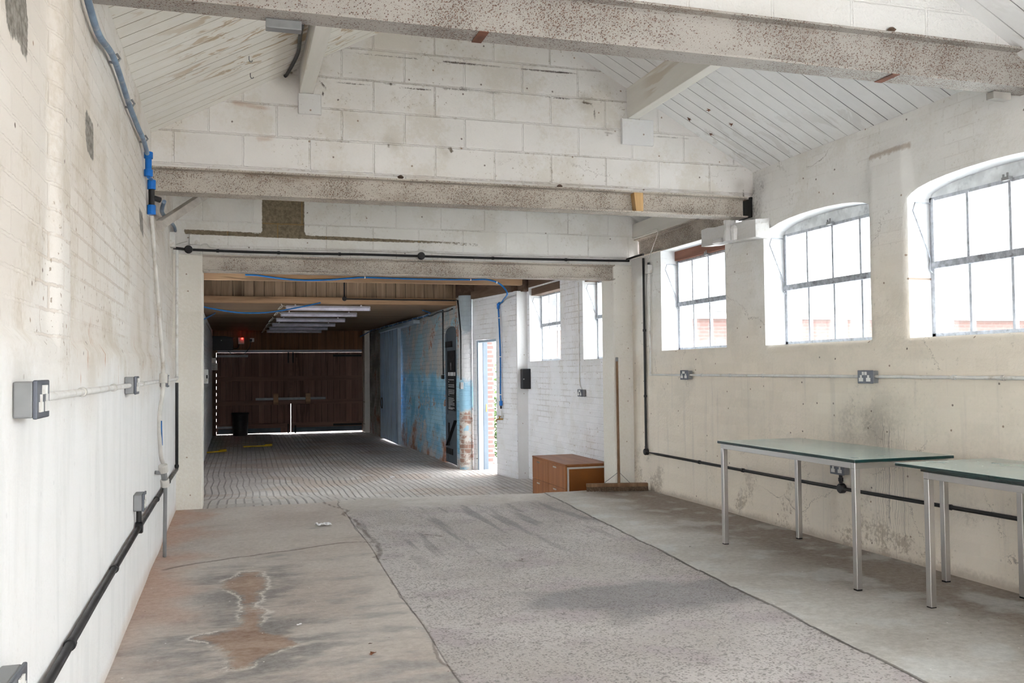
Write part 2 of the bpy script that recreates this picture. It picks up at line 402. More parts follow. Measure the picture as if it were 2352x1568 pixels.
def m_blue():
    k = N('peeling blue paint on brick'); p = k.pos(); x, y, z = k.sep(p)
    na, nb, nc = k.attr('na'), k.attr('nb'), k.attr('nc')
    n3 = k.noise(p, 16, 4, .7); n30 = k.ma('SUBTRACT', n3, .5); n2 = k.add(nb, k.mul(n30, .5))
    br = k.n('TexBrick', {'Vector': k.comb(k.add(y, k.mul(nb, .03)), k.add(z, k.mul(na, .03)), 0.), 'Color1': (0, 0, 0), 'Color2': (1, 1, 1), 'Mortar': (.5, .5, .5), 'Scale': 1., 'Mortar Size': .008, 'Mortar Smooth': .5, 'Brick Width': .225, 'Row Height': .075})
    mort = br.outputs['Fac']; rnd = k.sep(br.outputs['Color'])[0]
    blue = k.mix(k.mr(n2, .35, .65), (.17, .42, .62), (.36, .60, .74))
    faded = k.mix(k.mr(n2, .42, .58), (.36, .43, .47), (.50, .475, .44))
    faded = k.mix(k.mr(na, .55, .62), faded, (.32, .50, .58))
    col = k.mix(k.mr(k.add(z, k.mul(n2, .25)), 1.24, 1.36), blue, faded)
    bare = k.mix(rnd, (.30, .13, .075), (.42, .20, .12))
    chalk = k.mix(k.mr(n2, .4, .65), (.55, .53, .52), bare)
    col = k.mix(k.mr(k.add(y, k.mul(n2, .5)), 20.9, 21.3), col, k.mix(k.mr(n2, .35, .65), (.30, .29, .27), (.50, .49, .47)))
    low = k.mr(k.add(z, k.mul(k.add(nc, k.mul(n30, .4)), -1.5)), -.98, -.52, 1., 0.)
    spots = k.mr(k.add(nc, k.mul(n30, .9)), .64, .69)
    col = k.mix(k.ma('MAXIMUM', low, spots), col, chalk)
    col = k.mix(k.mul(k.mr(mort, .3, .8), k.mr(n3, .45, .6, 0., .5)), col, (.12, .13, .14))
    h = k.add(k.mul(mort, -.003), k.mul(n3, .008))
    LOWFREQ.add(k.m.name)
    return k.done(col, .75, k.bump(h, 1., 1.))
M['blue'] = m_blue()
def m_column():
    k = N('worn painted round brick corner'); p = k.pos(); x, y, z = k.sep(p)
    n = k.noise(p, 4, 5, .7); zz = k.add(z, k.mul(k.ma('SUBTRACT', n, .5), .5))
    c = k.mix(k.mr(zz, 1.0, 1.12), (.30, .53, .68), (.66, .67, .68)); c = k.mix(k.mr(zz, 1.75, 1.9), c, (.40, .47, .52))
    br = k.n('TexBrick', {'Vector': k.comb(k.mul(x, 2.), z, 0.), 'Color1': (.36, .22, .17), 'Color2': (.28, .17, .13), 'Mortar': (.46, .42, .37), 'Scale': 1., 'Mortar Size': .009, 'Mortar Smooth': .3, 'Brick Width': .225, 'Row Height': .075})
    raw = k.mix(k.mr(n, .43, .52), br.outputs['Color'], k.mix(k.mr(n, .56, .6), (.60, .57, .53), (.36, .56, .68)))
    c = k.mix(k.mr(zz, .55, .68, 1., 0.), c, raw)
    return k.done(c, .55, k.bump(k.add(k.mul(br.outputs['Fac'], -.006), k.mul(n, .01)), 1., 1.), 0, .4)
M['column'] = m_column()
def m_brick(name, cols, mortar=(.5, .46, .42), chipc=(.30, .12, .08)):
    k = N(name); p = k.pos(); x, y, z = k.sep(p)
    br = k.n('TexBrick', {'Vector': k.comb(k.add(x, y), z, 0.), 'Color1': cols[0], 'Color2': cols[1], 'Mortar': mortar, 'Scale': 1., 'Mortar Size': .012, 'Mortar Smooth': .1, 'Brick Width': .225, 'Row Height': .075})
    c = k.mix(k.mr(k.noise(p, 20, 5), .3, .7, 0., .4), br.outputs['Color'], chipc)
    return k.done(c, .85)
M['brick'] = m_brick('red brick', ((.25, .150, .135), (.21, .125, .115)), (.38, .36, .345), chipc=(.19, .115, .105))
M['brick2'] = m_brick('orange brick', ((.19, .118, .105), (.17, .105, .095)), (.2, .15, .14), chipc=(.17, .105, .095))

def m_beam(ca=(.58, .53, .465), cb=(.48, .435, .375), name='cream paint with rust speckle'):
    k = N(name); p = k.pos(); x, y, z = k.sep(p)
    lo = k.noise(p, 2.3, 4, .65)
    col = k.mix(k.mr(lo, .35, .65), ca, cb)
    dens = k.mr(lo, .25, .75)
    jn = k.noise(p, 150, 1); pw = k.vadd(p, k.comb(k.mul(jn, .010), k.mul(jn, -.007), k.mul(jn, .012)))
    d1, c1 = k.voro(pw, 150.); r1, g1, b1 = k.sep(c1)
    rad = k.mul(k.mr(k.add(r1, k.mul(dens, .9)), .60, 1.28), .52)
    s1 = k.mul(k.mr(k.ma('SUBTRACT', d1, rad), -.12, .02, 1., 0.), k.mr(rad, .02, .12))
    d2, c2 = k.voro(pw, 300.); r2 = k.sep(c2)[0]
    s2 = k.mul(k.mr(d2, .2, .34, 1., 0.), k.mr(k.add(r2, k.mul(dens, .7)), .74, .94))
    s = k.ma('MAXIMUM', s1, s2)
    rust = k.mix(g1, (.055, .033, .03), (.17, .075, .035))
    col = k.mix(k.mul(s, .9), col, rust)
    gr = k.mr(k.noise(k.vscale(p, 1, 3, 3), 1.4, 5, .7), .55, .74)
    col = k.mix(k.mul(gr, .6), col, (.23, .155, .105))
    return k.done(col, .6, None, 0, .35)
M['beam'] = m_beam(); M['beam1'] = m_beam((.43, .405, .375), (.35, .33, .305), 'grey cream paint with rust speckle')
M['rust'] = plain('rust brown', (.17, .075, .05), .8, 0, .3)
M['boardsL'] = wood('white painted ceiling boards, worn', (.86, .83, .76), (.90, .88, .83), 0, 10, .7, .13, 1, (.36, .30, .23), (.54, .42, .28), .9, pvar=.15, slen=.14)
M['boardsR'] = wood('white painted ceiling boards', (.86, .86, .86), (.90, .90, .90), 0, 10, .7, .135, 1, (.20, .19, .19), (.60, .58, .55), .4, pvar=.08)
M['purlin'] = wood('white painted timber', (.78, .76, .71), (.84, .82, .77), 1, 8, .7, stainc=(.55, .45, .33), stain=.5)
M['bfascia'] = wood('brown match boarding', (.25, .175, .115), (.42, .305, .21), 2, 12, .7, .155, 0, (.012, .008, .006), (.04, .025, .016), .6)
M['bbeam'] = wood('brown timber beam', (.27, .165, .095), (.45, .29, .175), 0, 12, .7, stainc=(.10, .06, .035), stain=.6)
M['bceil'] = wood('brown ceiling boards', (.22, .145, .09), (.38, .26, .165), 0, 12, .65, .105, 1, (.008, .005, .004))
M['darkwood'] = wood('dark timber', (.09, .058, .04), (.16, .105, .075), 1, 10, .75)
M['fardoor'] = wood('dark red brown door boards', (.19, .105, .08), (.27, .155, .12), 2, 10, .65, .155, 0, (.012, .007, .006), (.05, .03, .024), .5)
M['fartop'] = wood('brown gable boards', (.17, .085, .042), (.28, .14, .07), 2, 10, .7, .115, 0, (.010, .006, .004))
M['rail'] = wood('dark red brown rail', (.17, .095, .072), (.25, .145, .11), 0, 10, .65)
M['brace'] = wood('dirty white timber', (.40, .36, .32), (.52, .48, .43), 1, 10, .7)
M['barelath'] = wood('bare timber block', (.55, .34, .15), (.66, .43, .21), 2, 14, .7)

def m_floor():
    k = N('worn concrete floor'); p = k.pos(); x, y, z = k.sep(p)
    na, nb, nc = k.attr('na'), k.attr('nb'), k.attr('nc')
    fine = k.noise(p, 26, 5, .78); f0 = k.ma('SUBTRACT', fine, .5)
    streak = k.noise(k.vscale(p, 1, 2.1, 1), 2.6, 5, .68)
    edge = k.add(k.mul(k.ma('SUBTRACT', nc, .5), .09), k.mul(f0, .03))
    dl = k.add(k.attr('dl'), edge); dr = k.add(k.attr('dr'), k.mul(edge, .3))
    big = k.add(na, k.mul(f0, .15)); mid = k.add(k.mul(streak, .7), k.add(k.mul(nb, .3), k.mul(f0, .18)))
    c1 = k.mix(k.mr(big, .33, .67), (.47, .405, .36), (.57, .515, .47))
    c1 = k.mix(k.mr(k.add(mid, k.mul(k.ma('SUBTRACT', 5.6, y), .035)), .50, .68, 0., .8), c1, (.27, .255, .25))
    c1 = k.mix(k.mul(boxmask(k, k.add(x, k.mul(nb, .5)), k.add(y, k.mul(nc, .8)), -.3, .22, 5.2, 6.5, .3), k.mr(mid, .35, .55, .2, .7)), c1, (.64, .59, .54))
    sd = k.add(k.attr('stain'), k.add(k.mul(k.ma('SUBTRACT', nb, .5), .20), k.mul(k.add(f0, k.ma('SUBTRACT', streak, .5)), .10)))
    wet = k.mul(k.mr(sd, .0, .36, 1., 0.), k.mr(mid, .40, .56)); c1 = k.mix(k.mul(wet, .8), c1, (.17, .155, .15))
    c1 = k.mix(k.mr(sd, -.05, -.005, .9, 0.), c1, k.mix(k.mr(mid, .40, .62), (.36, .235, .16), (.27, .15, .095)))
    ring = k.mul(k.mul(k.mr(sd, -.008, .002), k.mr(sd, .004, .024, 1., 0.)), k.mr(k.add(nc, k.mul(f0, .5)), .46, .60))
    c1 = k.mix(k.mul(ring, .85), c1, (.74, .70, .65))
    dust = k.mr(k.add(x, k.mul(k.ma('SUBTRACT', nc, .5), .7)), -.55, -.1, 1., 0.)
    dust = k.mul(dust, k.mr(y, 4., 6.2, .35, 1.)); c1 = k.mix(k.mul(dust, .75), c1, (.50, .26, .155))
    c2 = k.mix(k.mr(big, .3, .7), (.61, .56, .53), (.74, .69, .67))
    c2 = k.mix(k.mr(nb, .5, .75, 0., .6), c2, (.56, .48, .51))
    blot = k.mr(k.add(k.attr('blot'), k.mul(k.ma('SUBTRACT', k.add(nb, k.mul(f0, .4)), .5), .9)), -.1, .40, 1., 0.)
    c2 = k.mix(k.mul(blot, .65), c2, (.19, .185, .205))
    c2 = k.mix(k.mr(fine, .51, .66, 0., .75), c2, (.13, .11, .095))
    tr = k.mul(k.mr(k.noise(k.vscale(p, 6, .5, 1), 1.2, 3), .55, .66), k.mr(y, 5.2, 6.6)); c2 = k.mix(k.mul(tr, .6), c2, (.22, .205, .215))
    lipm = k.mr(k.add(y, k.mul(k.ma('SUBTRACT', nb, .5), .6)), 8.0, 8.3)
    c2 = k.mix(lipm, c2, k.mix(k.mr(big, .35, .65), (.50, .46, .42), (.62, .585, .55)))
    c3 = k.mix(k.mr(mid, .38, .62), (.49, .465, .43), (.60, .58, .55))
    c3 = k.mix(k.mr(k.add(x, k.mul(big, .5)), 3.32, 3.90, 0., .88), c3, (.205, .155, .112))  # brown dirt towards the wall, with shade under the tables painted in
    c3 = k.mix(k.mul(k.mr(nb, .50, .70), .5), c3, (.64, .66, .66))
    fl = k.mr(dl, -.006, .006); fr = k.mr(dr, -.004, .004)
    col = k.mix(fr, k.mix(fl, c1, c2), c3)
    col = k.mix(.16, col, k.mix(k.mr(fine, .3, .7), (.1, .1, .1), (.9, .88, .84)))
    sk = k.mr(k.ma('ABSOLUTE', k.add(dr, -.002)), .004, .012, 1., 0.); col = k.mix(k.mul(sk, .75), col, (.12, .10, .085))
    sk2 = k.mul(k.mr(k.ma('ABSOLUTE', dl), .003, .011, 1., 0.), k.mr(nc, .42, .58)); col = k.mix(k.mul(sk2, .65), col, (.13, .105, .085))
    ckd = k.add(k.attr('crack'), k.mul(k.ma('ABSOLUTE', f0), .06))
    cr = k.mr(ckd, .008, .028, 1., 0.); col = k.mix(k.mul(cr, .75), col, (.15, .115, .09))
    vo = k.n('TexVoronoi', {'Vector': k.comb(k.add(x, k.mul(f0, .02)), y, 0.), 'Scale': 7.}, voronoi_dimensions='2D'); vc = k.sep(vo.outputs['Color'])
    bits = k.mul(k.mr(vo.outputs['Distance'], .02, .034, 1., 0.), k.mr(vc[0], .82, .84))
    col = k.mix(bits, col, k.mix(k.mr(vc[1], .45, .5), (.85, .84, .82), (.14, .09, .06)))
    ptch = k.n('TexVoronoi', {'Vector': k.comb(k.add(x, k.mul(f0, .05)), k.add(y, k.mul(fine, .05)), 0.), 'Scale': 62.}, voronoi_dimensions='2D'); pit = k.mul(k.mr(ptch.outputs['Distance'], .2, .45, 1., 0.), k.mr(k.add(k.sep(ptch.outputs['Color'])[0], k.mul(k.ma('SUBTRACT', nc, .5), .9)), .45, .75))
    rough = k.mul(k.ma('SUBTRACT', 1., lipm), k.mul(k.mr(k.attr('dl'), -.006, .006), k.ma('SUBTRACT', 1., k.mr(k.attr('dr'), -.004, .004))))
    col = k.mix(k.mul(k.mul(rough, pit), .58), col, (.15, .125, .11))
    h = k.add(k.mul(nb, .004), k.mul(fine, k.add(k.mul(rough, .026), .0018)))
    LOWFREQ.add(k.m.name)
    return k.done(col, k.mr(mid, .3, .7, .55, .8), k.bump(h, 1., 1.), 0, .3)
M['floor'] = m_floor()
def m_rib():
    k = N('ribbed dusty concrete'); p = k.pos(); x, y, z = k.sep(p)
    na, nb, nc = k.attr('na'), k.attr('nb'), k.attr('nc'); hi = k.noise(p, 45, 4, .7)
    u = k.add(k.attr('rib'), k.add(k.mul(k.ma('SUBTRACT', na, .5), .012), k.mul(hi, .008)))
    fr = k.ma('FRACT', k.ma('DIVIDE', u, .082)); e = k.ma('MINIMUM', fr, k.ma('SUBTRACT', 1., fr))
    gap = k.mul(k.mr(e, .03, .13, 1., 0.), k.mr(k.add(nb, k.mul(k.ma('SUBTRACT', hi, .5), .5)), .36, .56, .15, 1.))
    col = k.mix(k.mr(nb, .33, .67), (.46, .43, .40), (.58, .55, .52))
    col = k.mix(k.mul(k.mr(na, .54, .66), .5), col, (.42, .31, .23))
    col = k.mix(k.mul(gap, .55), col, (.12, .105, .095))
    col = k.mix(.14, col, k.mix(k.mr(hi, .3, .7), (.1, .1, .1), (.9, .9, .9)))
    h = k.add(k.mul(gap, -.011), k.mul(hi, .003))
    return k.done(col, .72, k.bump(h, 1., 1.), 0, .35)
M['rib'] = m_rib()

def m_glass():
    k = N('window glass'); g = k.n('BsdfGlossy', {'Color': (1, 1, 1), 'Roughness': .02}); t = k.n('BsdfTransparent', {'Color': (.94, .97, .97)})
    x = k.n('MixShader', {0: .04}); k.t.links.new(t.outputs[0], x.inputs[1]); k.t.links.new(g.outputs[0], x.inputs[2]); k.t.links.new(x.outputs[0], k.out.inputs[0]); return k.m
M['glass'] = m_glass()
M['wframe'] = plain('weathered grey white window steel', (.50, .52, .56), .6, 0, .15, 30, grime=(.26, .26, .28))
M['wbar'] = plain('weathered window bar', (.42, .44, .48), .7, 0, .25, 30, grime=(.17, .16, .17))
M['infill'] = plain('dusty painted board', (.78, .80, .81), .7, 0, .15, 8, grime=(.40, .40, .42))
M['greymetal'] = plain('grey painted metal', (.25, .255, .26), .45, .3, .1)
M['plate'] = plain('grey metal face plate', (.12, .13, .155), .4, .3, .12)
M['whiteplastic'] = plain('white plastic', (.78, .775, .75), .45, 0, .06, grime=(.5, .45, .38))
M['dirtywhite'] = plain('dusty white plastic', (.62, .60, .56), .55, 0, .1, grime=(.38, .33, .27))
M['black'] = plain('black plastic conduit', (.018, .018, .019), .42, 0, .3)
M['bluepipe'] = plain('blue plastic pipe', (.012, .14, .42), .45, 0, .12)
M['bluegrey'] = plain('blue grey pipe', (.19, .27, .37), .5, 0, .25, grime=(.42, .44, .46))
M['bluefit'] = plain('bright blue fitting', (.008, .16, .56), .4, 0, .1)
M['brass'] = plain('tarnished brass', (.42, .26, .08), .4, .8, .3)
M['steel'] = N('brushed steel').done((.60, .585, .57), .30, None, 1., .5)
M['rubber'] = plain('black rubber', (.012, .012, .012), .7)
M['concrete'] = plain('concrete', (.42, .40, .37), .85, 0, .15, 8)
M['charcoal'] = plain('charcoal plastic', (.022, .023, .027), .5)
M['doorgrey'] = plain('dark slate door paint', (.085, .105, .125), .6, 0, .15, 6)
M['doorblack'] = plain('black iron', (.008, .008, .009), .6)
M['framegrey'] = plain('pale grey blue paint', (.34, .41, .48), .5, 0, .08, 6)
M['alutrim'] = plain('bright trim', (.55, .54, .53), .35, 0, .05, 20, .5)
M['framein'] = plain('grey blue frame paint', (.13, .165, .20), .5, 0, .08, 6)
M['yellow'] = plain('yellow painted wood', (.62, .42, .01), .6, 0, .15)
M['paper'] = plain('white paper', (.85, .85, .86), .8, 0, .04)
M['leaf'] = plain('dry leaf', (.22, .085, .04), .8, 0, .3)
M['tubebody'] = plain('lamp housing', (.40, .39, .45), .5)
M['tubediff'] = plain('unlit lamp diffuser', (.66, .64, .74), .35)
M['bluedoor'] = None
def m_bluedoor():
    k = N('streaked pale blue door'); p = k.pos()
    f = k.noise(k.vscale(p, 1, 9, .7), 1.6, 5, .7)
    c = k.mix(k.mr(k.noise(p, 2, 3), .3, .7), (.48, .68, .92), (.58, .76, .95))
    c = k.mix(k.mul(k.mr(f, .50, .66), .7), c, (.13, .18, .27))
    return k.done(c, .6)
M['bluedoor'] = m_bluedoor()
def m_cab(axis, name):
    k = N(name); p = k.pos(); s = [14, 14, 14]; s[axis] = .9
    g = k.noise(k.vscale(p, *s), 1., 4, .6, .8)
    c = k.mix(k.mr(g, .3, .7), (.25, .088, .028), (.36, .145, .05))
    return k.done(c, .42, None, 0, .4)
M['cabwood'] = m_cab(2, 'orange brown veneer'); M['cabtop'] = m_cab(1, 'orange brown veneer top')
M['cabside'] = plain('orange brown panel', (.23, .075, .012), .5, 0, .12, 3)
def m_tableglass():
    k = N('green tinted glass top'); p = k.pos()
    du = k.noise(p, 2.2, 3); vo = k.n('TexVoronoi', {'Vector': p, 'Scale': 14.}, voronoi_dimensions='2D')
    c = k.mix(k.mr(du, .3, .7), (.27, .37, .35), (.31, .41, .39)); c = k.mix(k.mul(k.mr(vo.outputs['Distance'], .03, .06, 1., 0.), k.mr(k.sep(vo.outputs['Color'])[0], .7, .72)), c, (.75, .75, .72))
    return k.done(c, k.mr(du, .3, .7, .10, .17), None, 0, .75)
M['tglass'] = m_tableglass()
def m_glassedge():
    k = N('dark green glass edge'); return k.done((.004, .030, .030), .12, None, 0, .6)
M['gedge'] = m_glassedge()
M['broomwood'] = wood('worn broom wood', (.16, .09, .05), (.26, .16, .095), 2, 12, .7)
M['bristle'] = plain('dusty bristle', (.16, .11, .075), .9, 0, .4, 60)
M['ground'] = plain('pale yard concrete', (.62, .61, .59), .9, 0, .12, 2)
M['slate'] = plain('pale slate roof', (.33, .34, .36), .8, 0, .2, 3)
M['leaves'] = plain('green leaves', (.06, .10, .025), .7, 0, .5, 9)

# ------------------------------------------------------------------ setting: floors
def edge_y(x):
    pts = [(-.7, 8.80), (.78, 8.80), (.95, 8.90), (1.33, 8.985), (2.0, 8.86), (2.9, 8.70), (3.3, 8.69), (4.3, 8.78)]
    for (a, b), (c, d) in zip(pts, pts[1:]):
        if x <= c: return b+(d-b)*(x-a)/(c-a)
    return 8.78
STAIN = [tuple(az(u, v, 0)[:2]) for u, v in ((556, 1312), (505, 1338), (548, 1392), (548, 1425), (520, 1446), (438, 1468), (470, 1486), (520, 1498), (530, 1535), (580, 1532), (640, 1500), (700, 1478), (640, 1452), (612, 1425), (590, 1392), (618, 1345), (600, 1312))]
def jag(c):
    out = []
    for (a, b), (d, e) in zip(c, c[1:]):
        for i in range(8): t = i/8; x, y = a+(d-a)*t, b+(e-b)*t; out.append((x+.022*nz(x, y, 1, 9)+.012*nz(x, y, 5, 25), y+.03*nz(x, y, 9, 9)+.014*nz(x, y, 3, 25)))
    return out
CRACKS = [jag([tuple(az(u, v, 0)[:2]) for u, v in c]) for c in (
    ((375, 1310), (440, 1296), (520, 1283), (600, 1272), (700, 1258), (780, 1246), (868, 1242)),
    ((738, 1152), (765, 1163), (800, 1170), (790, 1180), (815, 1192), (830, 1214), (850, 1232), (868, 1246)),
    ((975, 1226), (1000, 1229), (1022, 1230)), ((1188, 1284), (1208, 1287)), ((858, 1279), (884, 1285)), ((868, 1246), (872, 1262), (868, 1280)))]
def fl_l(x, y): return x-(.86+.018*(y-3.5)+.035*nz(y, 3.1, 0, 1.1))
def fl_r(x, y): return x-(2.364+.072*y)
def stain_d(x, y): return sd_poly((x, y), STAIN) if -.8 < x < 1. and 3.3 < y < 6.4 else 1.
def crack_d(x, y): return min(sd_line((x, y), c) for c in CRACKS) if y > 5.5 and x < 2.6 else 1.
def blot_d(x, y): return math.hypot((x-2.15)/1.0, (y-4.55)/.55)-.5
def fz(x, y):
    z = .004*nz(x, y, 0, 1.3)
    if fl_l(x, y) > 0 and fl_r(x, y) < 0: z += -.006+.004*nz(x, y, 2, 9)
    e = edge_y(x)-y
    if e < .05: z -= .012*(1-e/.05)
    return z
def build_floor():
    nx, ny = 158, 330; vs = []; fs = []; y0 = -.4
    for j in range(ny+1):
        for i in range(nx+1):
            x = -.62+4.76*i/nx; y = y0+(edge_y(x)-y0)*j/ny; vs.append((x, y, fz(x, y)))
    for j in range(ny):
        for i in range(nx): a = j*(nx+1)+i; fs.append((a, a+1, a+nx+2, a+nx+1))
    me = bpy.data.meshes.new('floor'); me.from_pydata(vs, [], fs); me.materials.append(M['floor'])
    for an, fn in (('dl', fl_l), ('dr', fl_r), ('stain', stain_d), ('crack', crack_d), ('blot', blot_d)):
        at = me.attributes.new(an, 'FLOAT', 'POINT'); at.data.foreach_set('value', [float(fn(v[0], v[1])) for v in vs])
    put_lowfreq(me)
    for pl in me.polygons: pl.use_smooth = True
    o = bpy.data.objects.new('floor', me); COL.objects.link(o); o['kind'] = 'structure'
    lip = MB(); top = [vs[ny*(nx+1)+i] for i in range(nx+1)]
    lip.add(top+[(x, y+.01, -.4) for x, y, z in top], [(i, i+1, nx+2+i, nx+1+i) for i in range(nx)])
    mesh_obj('slab_edge', lip, M['concrete'], o, fixn=False)
    return o
build_floor()
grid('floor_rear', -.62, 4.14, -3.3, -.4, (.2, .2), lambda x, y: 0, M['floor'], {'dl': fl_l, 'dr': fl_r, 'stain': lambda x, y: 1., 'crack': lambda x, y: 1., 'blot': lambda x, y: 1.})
def fz2(x, y):
    L = 3.5+(.35-3.5)*sstep(.7, 2.9, x)
    z = -.012-.02*sstep(.7, 1.2, x)-.29*sstep(0, 1, (y-8.78)/L)
    return z+.006*nz(x, y, 0, .9)+(.06*sstep(21, 24, y)*0)
def ribu(x, y):
    s = 0.
    for a, b, m in ((8., 12.2, -.02), (12.2, 12.9, .045), (12.9, 13.6, -.045), (13.6, 14.3, .05), (14.3, 25., -.01)):
        s += m*max(0, min(y, b)-a)
    return x+s+.018*nz(x, y, 1, .5)
grid('floor_back', -.62, 4.14, 8.6, 24.4, (.06, .06), fz2, M['rib'], {'rib': ribu})
BZ = -.31

# ------------------------------------------------------------------ setting: walls
PATCH = [[(p.y, p.z) for p in (ax(u, v, -.52) for u, v in poly)] for poly in (
    ((8, -30), (58, -30), (64, 60), (60, 148), (38, 92), (16, 78)),
    ((196, 246), (213, 288), (213, 372), (198, 345), (195, 300)),
    ((318, 474), (326, 492), (328, 548), (320, 526)))]
PILS = [(2.95, 3.19), (-.35, -.1)]
def left_x(y, z):
    led = 1.325+.006*(y-2.5)+.012*nz(y, 0, 0, 2.)
    r = sstep(led-.02, led+.03, z)
    for a, b in PILS: r *= 1-(sstep(a-.03, a+.02, y)*(1-sstep(b-.02, b+.03, y)))
    return XL-.028*r+.006*nz(y, z, 0, 1.7)
sheet('wall_left', [(-3.3, -.1), (8.95, -.1), (8.95, 2.9), (-3.3, 2.9)], [[(-2.5, 1.0), (-.5, 1.0), (-.5, 2.3), (-2.5, 2.3)]], .035, lambda a, b: (left_x(a, b), a, b), M['left'],  # hole behind the camera is an added window opening, for more light
      {'bare': lambda a, b: min(sd_poly((a, b), p) for p in PATCH) if b > 1.6 else 1.}, (-.3, 0, 0), M['reveal'])
def arch(y0, y1, z0, zs, rise, n=12):
    c = (y0+y1)/2; w = (y1-y0)/2
    return [(y0, z0), (y1, z0)]+[(c+w*math.cos(PI*i/n), zs+rise*math.sin(PI*i/n)**.9) for i in range(n+1)]
WIN = [(6.87, 8.10, 1.405), (5.045, 6.28, 1.405), (3.44, 4.69, 1.405), (1.85, 3.08, 1.405), (.24, 1.48, 1.405), (-1.4, -.15, 1.405)]  # last three windows lie out of view, added for more daylight
WH = [[(6.87, 1.405), (8.10, 1.405), (8.10, 2.385), (6.87, 2.385)]]+[arch(a, b, z, 2.285, .095) for a, b, z in WIN[1:]]
def right_x(y, z):
    pier = 0.
    for (a, b, _), (c, d, _) in zip(WIN[1:], WIN[:-1]):
        pier = max(pier, sstep(b-.012, b+.012, y)*(1-sstep(c-.012, c+.012, y)))
    if y > 6.25: pier = 1
    proud = max(1-sstep(1.38, 1.41, z), pier*(1-sstep(2.60, 2.66, z)))
    return XR+.028*(1-proud)+.005*nz(y, z, 3, 1.6)
sheet('wall_right', [(-3.3, -.1), (8.95, -.1), (8.95, 2.39), (6.60, 2.39), (6.60, 2.86), (-3.3, 2.86)], WH, .035, lambda a, b: (right_x(a, b), a, b), M['right'], None, (.34, 0, 0), M['reveal'])
def gshape(z0):
    t = .03
    xa = max(-.62, -.524+(z0-EAVE-t)/PITCHR); xb = min(4.2, 4.04-(z0-EAVE-t)/PITCHR)
    r = [(xa, z0), (xb, z0)]
    if roof(xb)+t > z0+.001: r.append((xb, roof(xb)+t))
    r.append((RX, roof(RX)+t))
    if roof(xa)+t > z0+.001: r.append((xa, roof(xa)+t))
    return r
def ywall(name, y, z0, mat, masks=None, thick=.1, step=.04):
    o = sheet(name, gshape(z0), [], step, lambda a, b: (a, y+.003*nz(a, b, y, 2), b), mat, masks)
    b = MB(); b.prism(gshape(z0), 'y', y+.012, y+thick); mesh_obj('wall_core', b, mat, o); return o
def gp(pts): return [(q.x, q.z) for q in (ay(460+a/1.809, 60+b/1.809, 6.465) for a, b in pts)]
GC = [gp(q) for q in (((560, 228), (640, 238), (700, 240), (790, 243), (870, 256), (920, 262), (1020, 262), (1100, 268), (1170, 275), (1260, 285), (1390, 295), (1500, 300), (1590, 315), (1630, 326), (1645, 400)),
     ((570, 100), (660, 110), (760, 120), (900, 134)), ((1010, 146), (1270, 175), (1500, 192), (1610, 195)), ((1080, 255), (1180, 268), (1260, 284)), ((1680, 440), (1740, 455), (1840, 462), (1930, 458), (2030, 465)), ((2250, 610), (2255, 690), (2260, 740)), ((500, 230), (520, 260), (500, 300)))]
GR = [gp(q) for q in (((140, 318), (190, 326), (240, 336), (300, 340)), ((240, 470), (320, 464), (372, 462)), ((0, 455), (60, 462), (100, 460)))]
GH = gp(((783, 497), (1036, 506), (1045, 520), (490, 190), (1595, 315), (1690, 450), (1840, 462), (1020, 264), (790, 243), (376, 192), (395, 185), (352, 199)))
ywall('wall_gable', 6.465, 2.60, M['block'], {'crk': lambda a, b: min(sd_line((a, b), c) for c in GC), 'rustd': lambda a, b: min(sd_line((a, b), c) for c in GR), 'hole': lambda a, b: min(math.dist((a, b), c) for c in GH)}, .1, .022)
BB = [(.267, .655, 2.50, 3.0), (-.43, 2.36, 2.468, 2.512)]
def bare_d(a, b):
    d = 1.
    for x0, x1, z0, z1 in BB:
        t = (a-x0)/(x1-x0); zo = -.045*t+.04 if x1 > 1 else 0.
        w0, w1 = z0+zo*(x1 > 1), z1+zo*(x1 > 1)
        if x1 > 1: w0 += .018*t
        d = min(d, max(x0-a, a-x1, w0-b, b-w1))
    return d
ywall('wall_lintel', 8.795, 2.30, M['block2'], {'bare': bare_d}, .2, .03)
ywall('wall_near', 3.735, 2.88, M['block1'], None, .09, .05)
b = MB().box(-.7, 4.3, -3.45, -3.3, -.1, 4.2)
ow = sheet('wall_rear', [(-.62, -.1), (4.2, -.1), (4.2, 4.2), (-.62, 4.2)], [[(.15, -.05), (3.55, -.05), (3.55, 2.55), (.15, 2.55)]], .2, lambda a, b: (a, -3.3, b), M['plaster'], None, (0, -.25, 0), M['reveal'])  # unseen rear doorway, added to let in daylight
# ceilings
def slab_y(name, x0, x1, y0, y1, mat):
    b = MB(); b.prism([(x0, roof(x0)), (x1, roof(x1)), (x1, roof(x1)+.06), (x0, roof(x0)+.06)], 'y', y0, y1)
    return struct(name, b, mat)
slab_y('ceiling_left', -.72, RX, -3.4, 9.0, M['boardsL'])
slab_y('ceiling_right', RX, 4.32, -3.4, 9.0, M['boardsR'])
# pillars at the step down into the back building
pl = MB().box(-.56, -.262, 8.78, 9.16, -.4, 2.325); struct('pillar_left', pl, M['pillar'], bevel=.012)
pr_ = MB().box(3.825, 4.12, 8.78, 9.10, -.4, 2.325); struct('pillar_right', pr_, M['pillar'], bevel=.012)
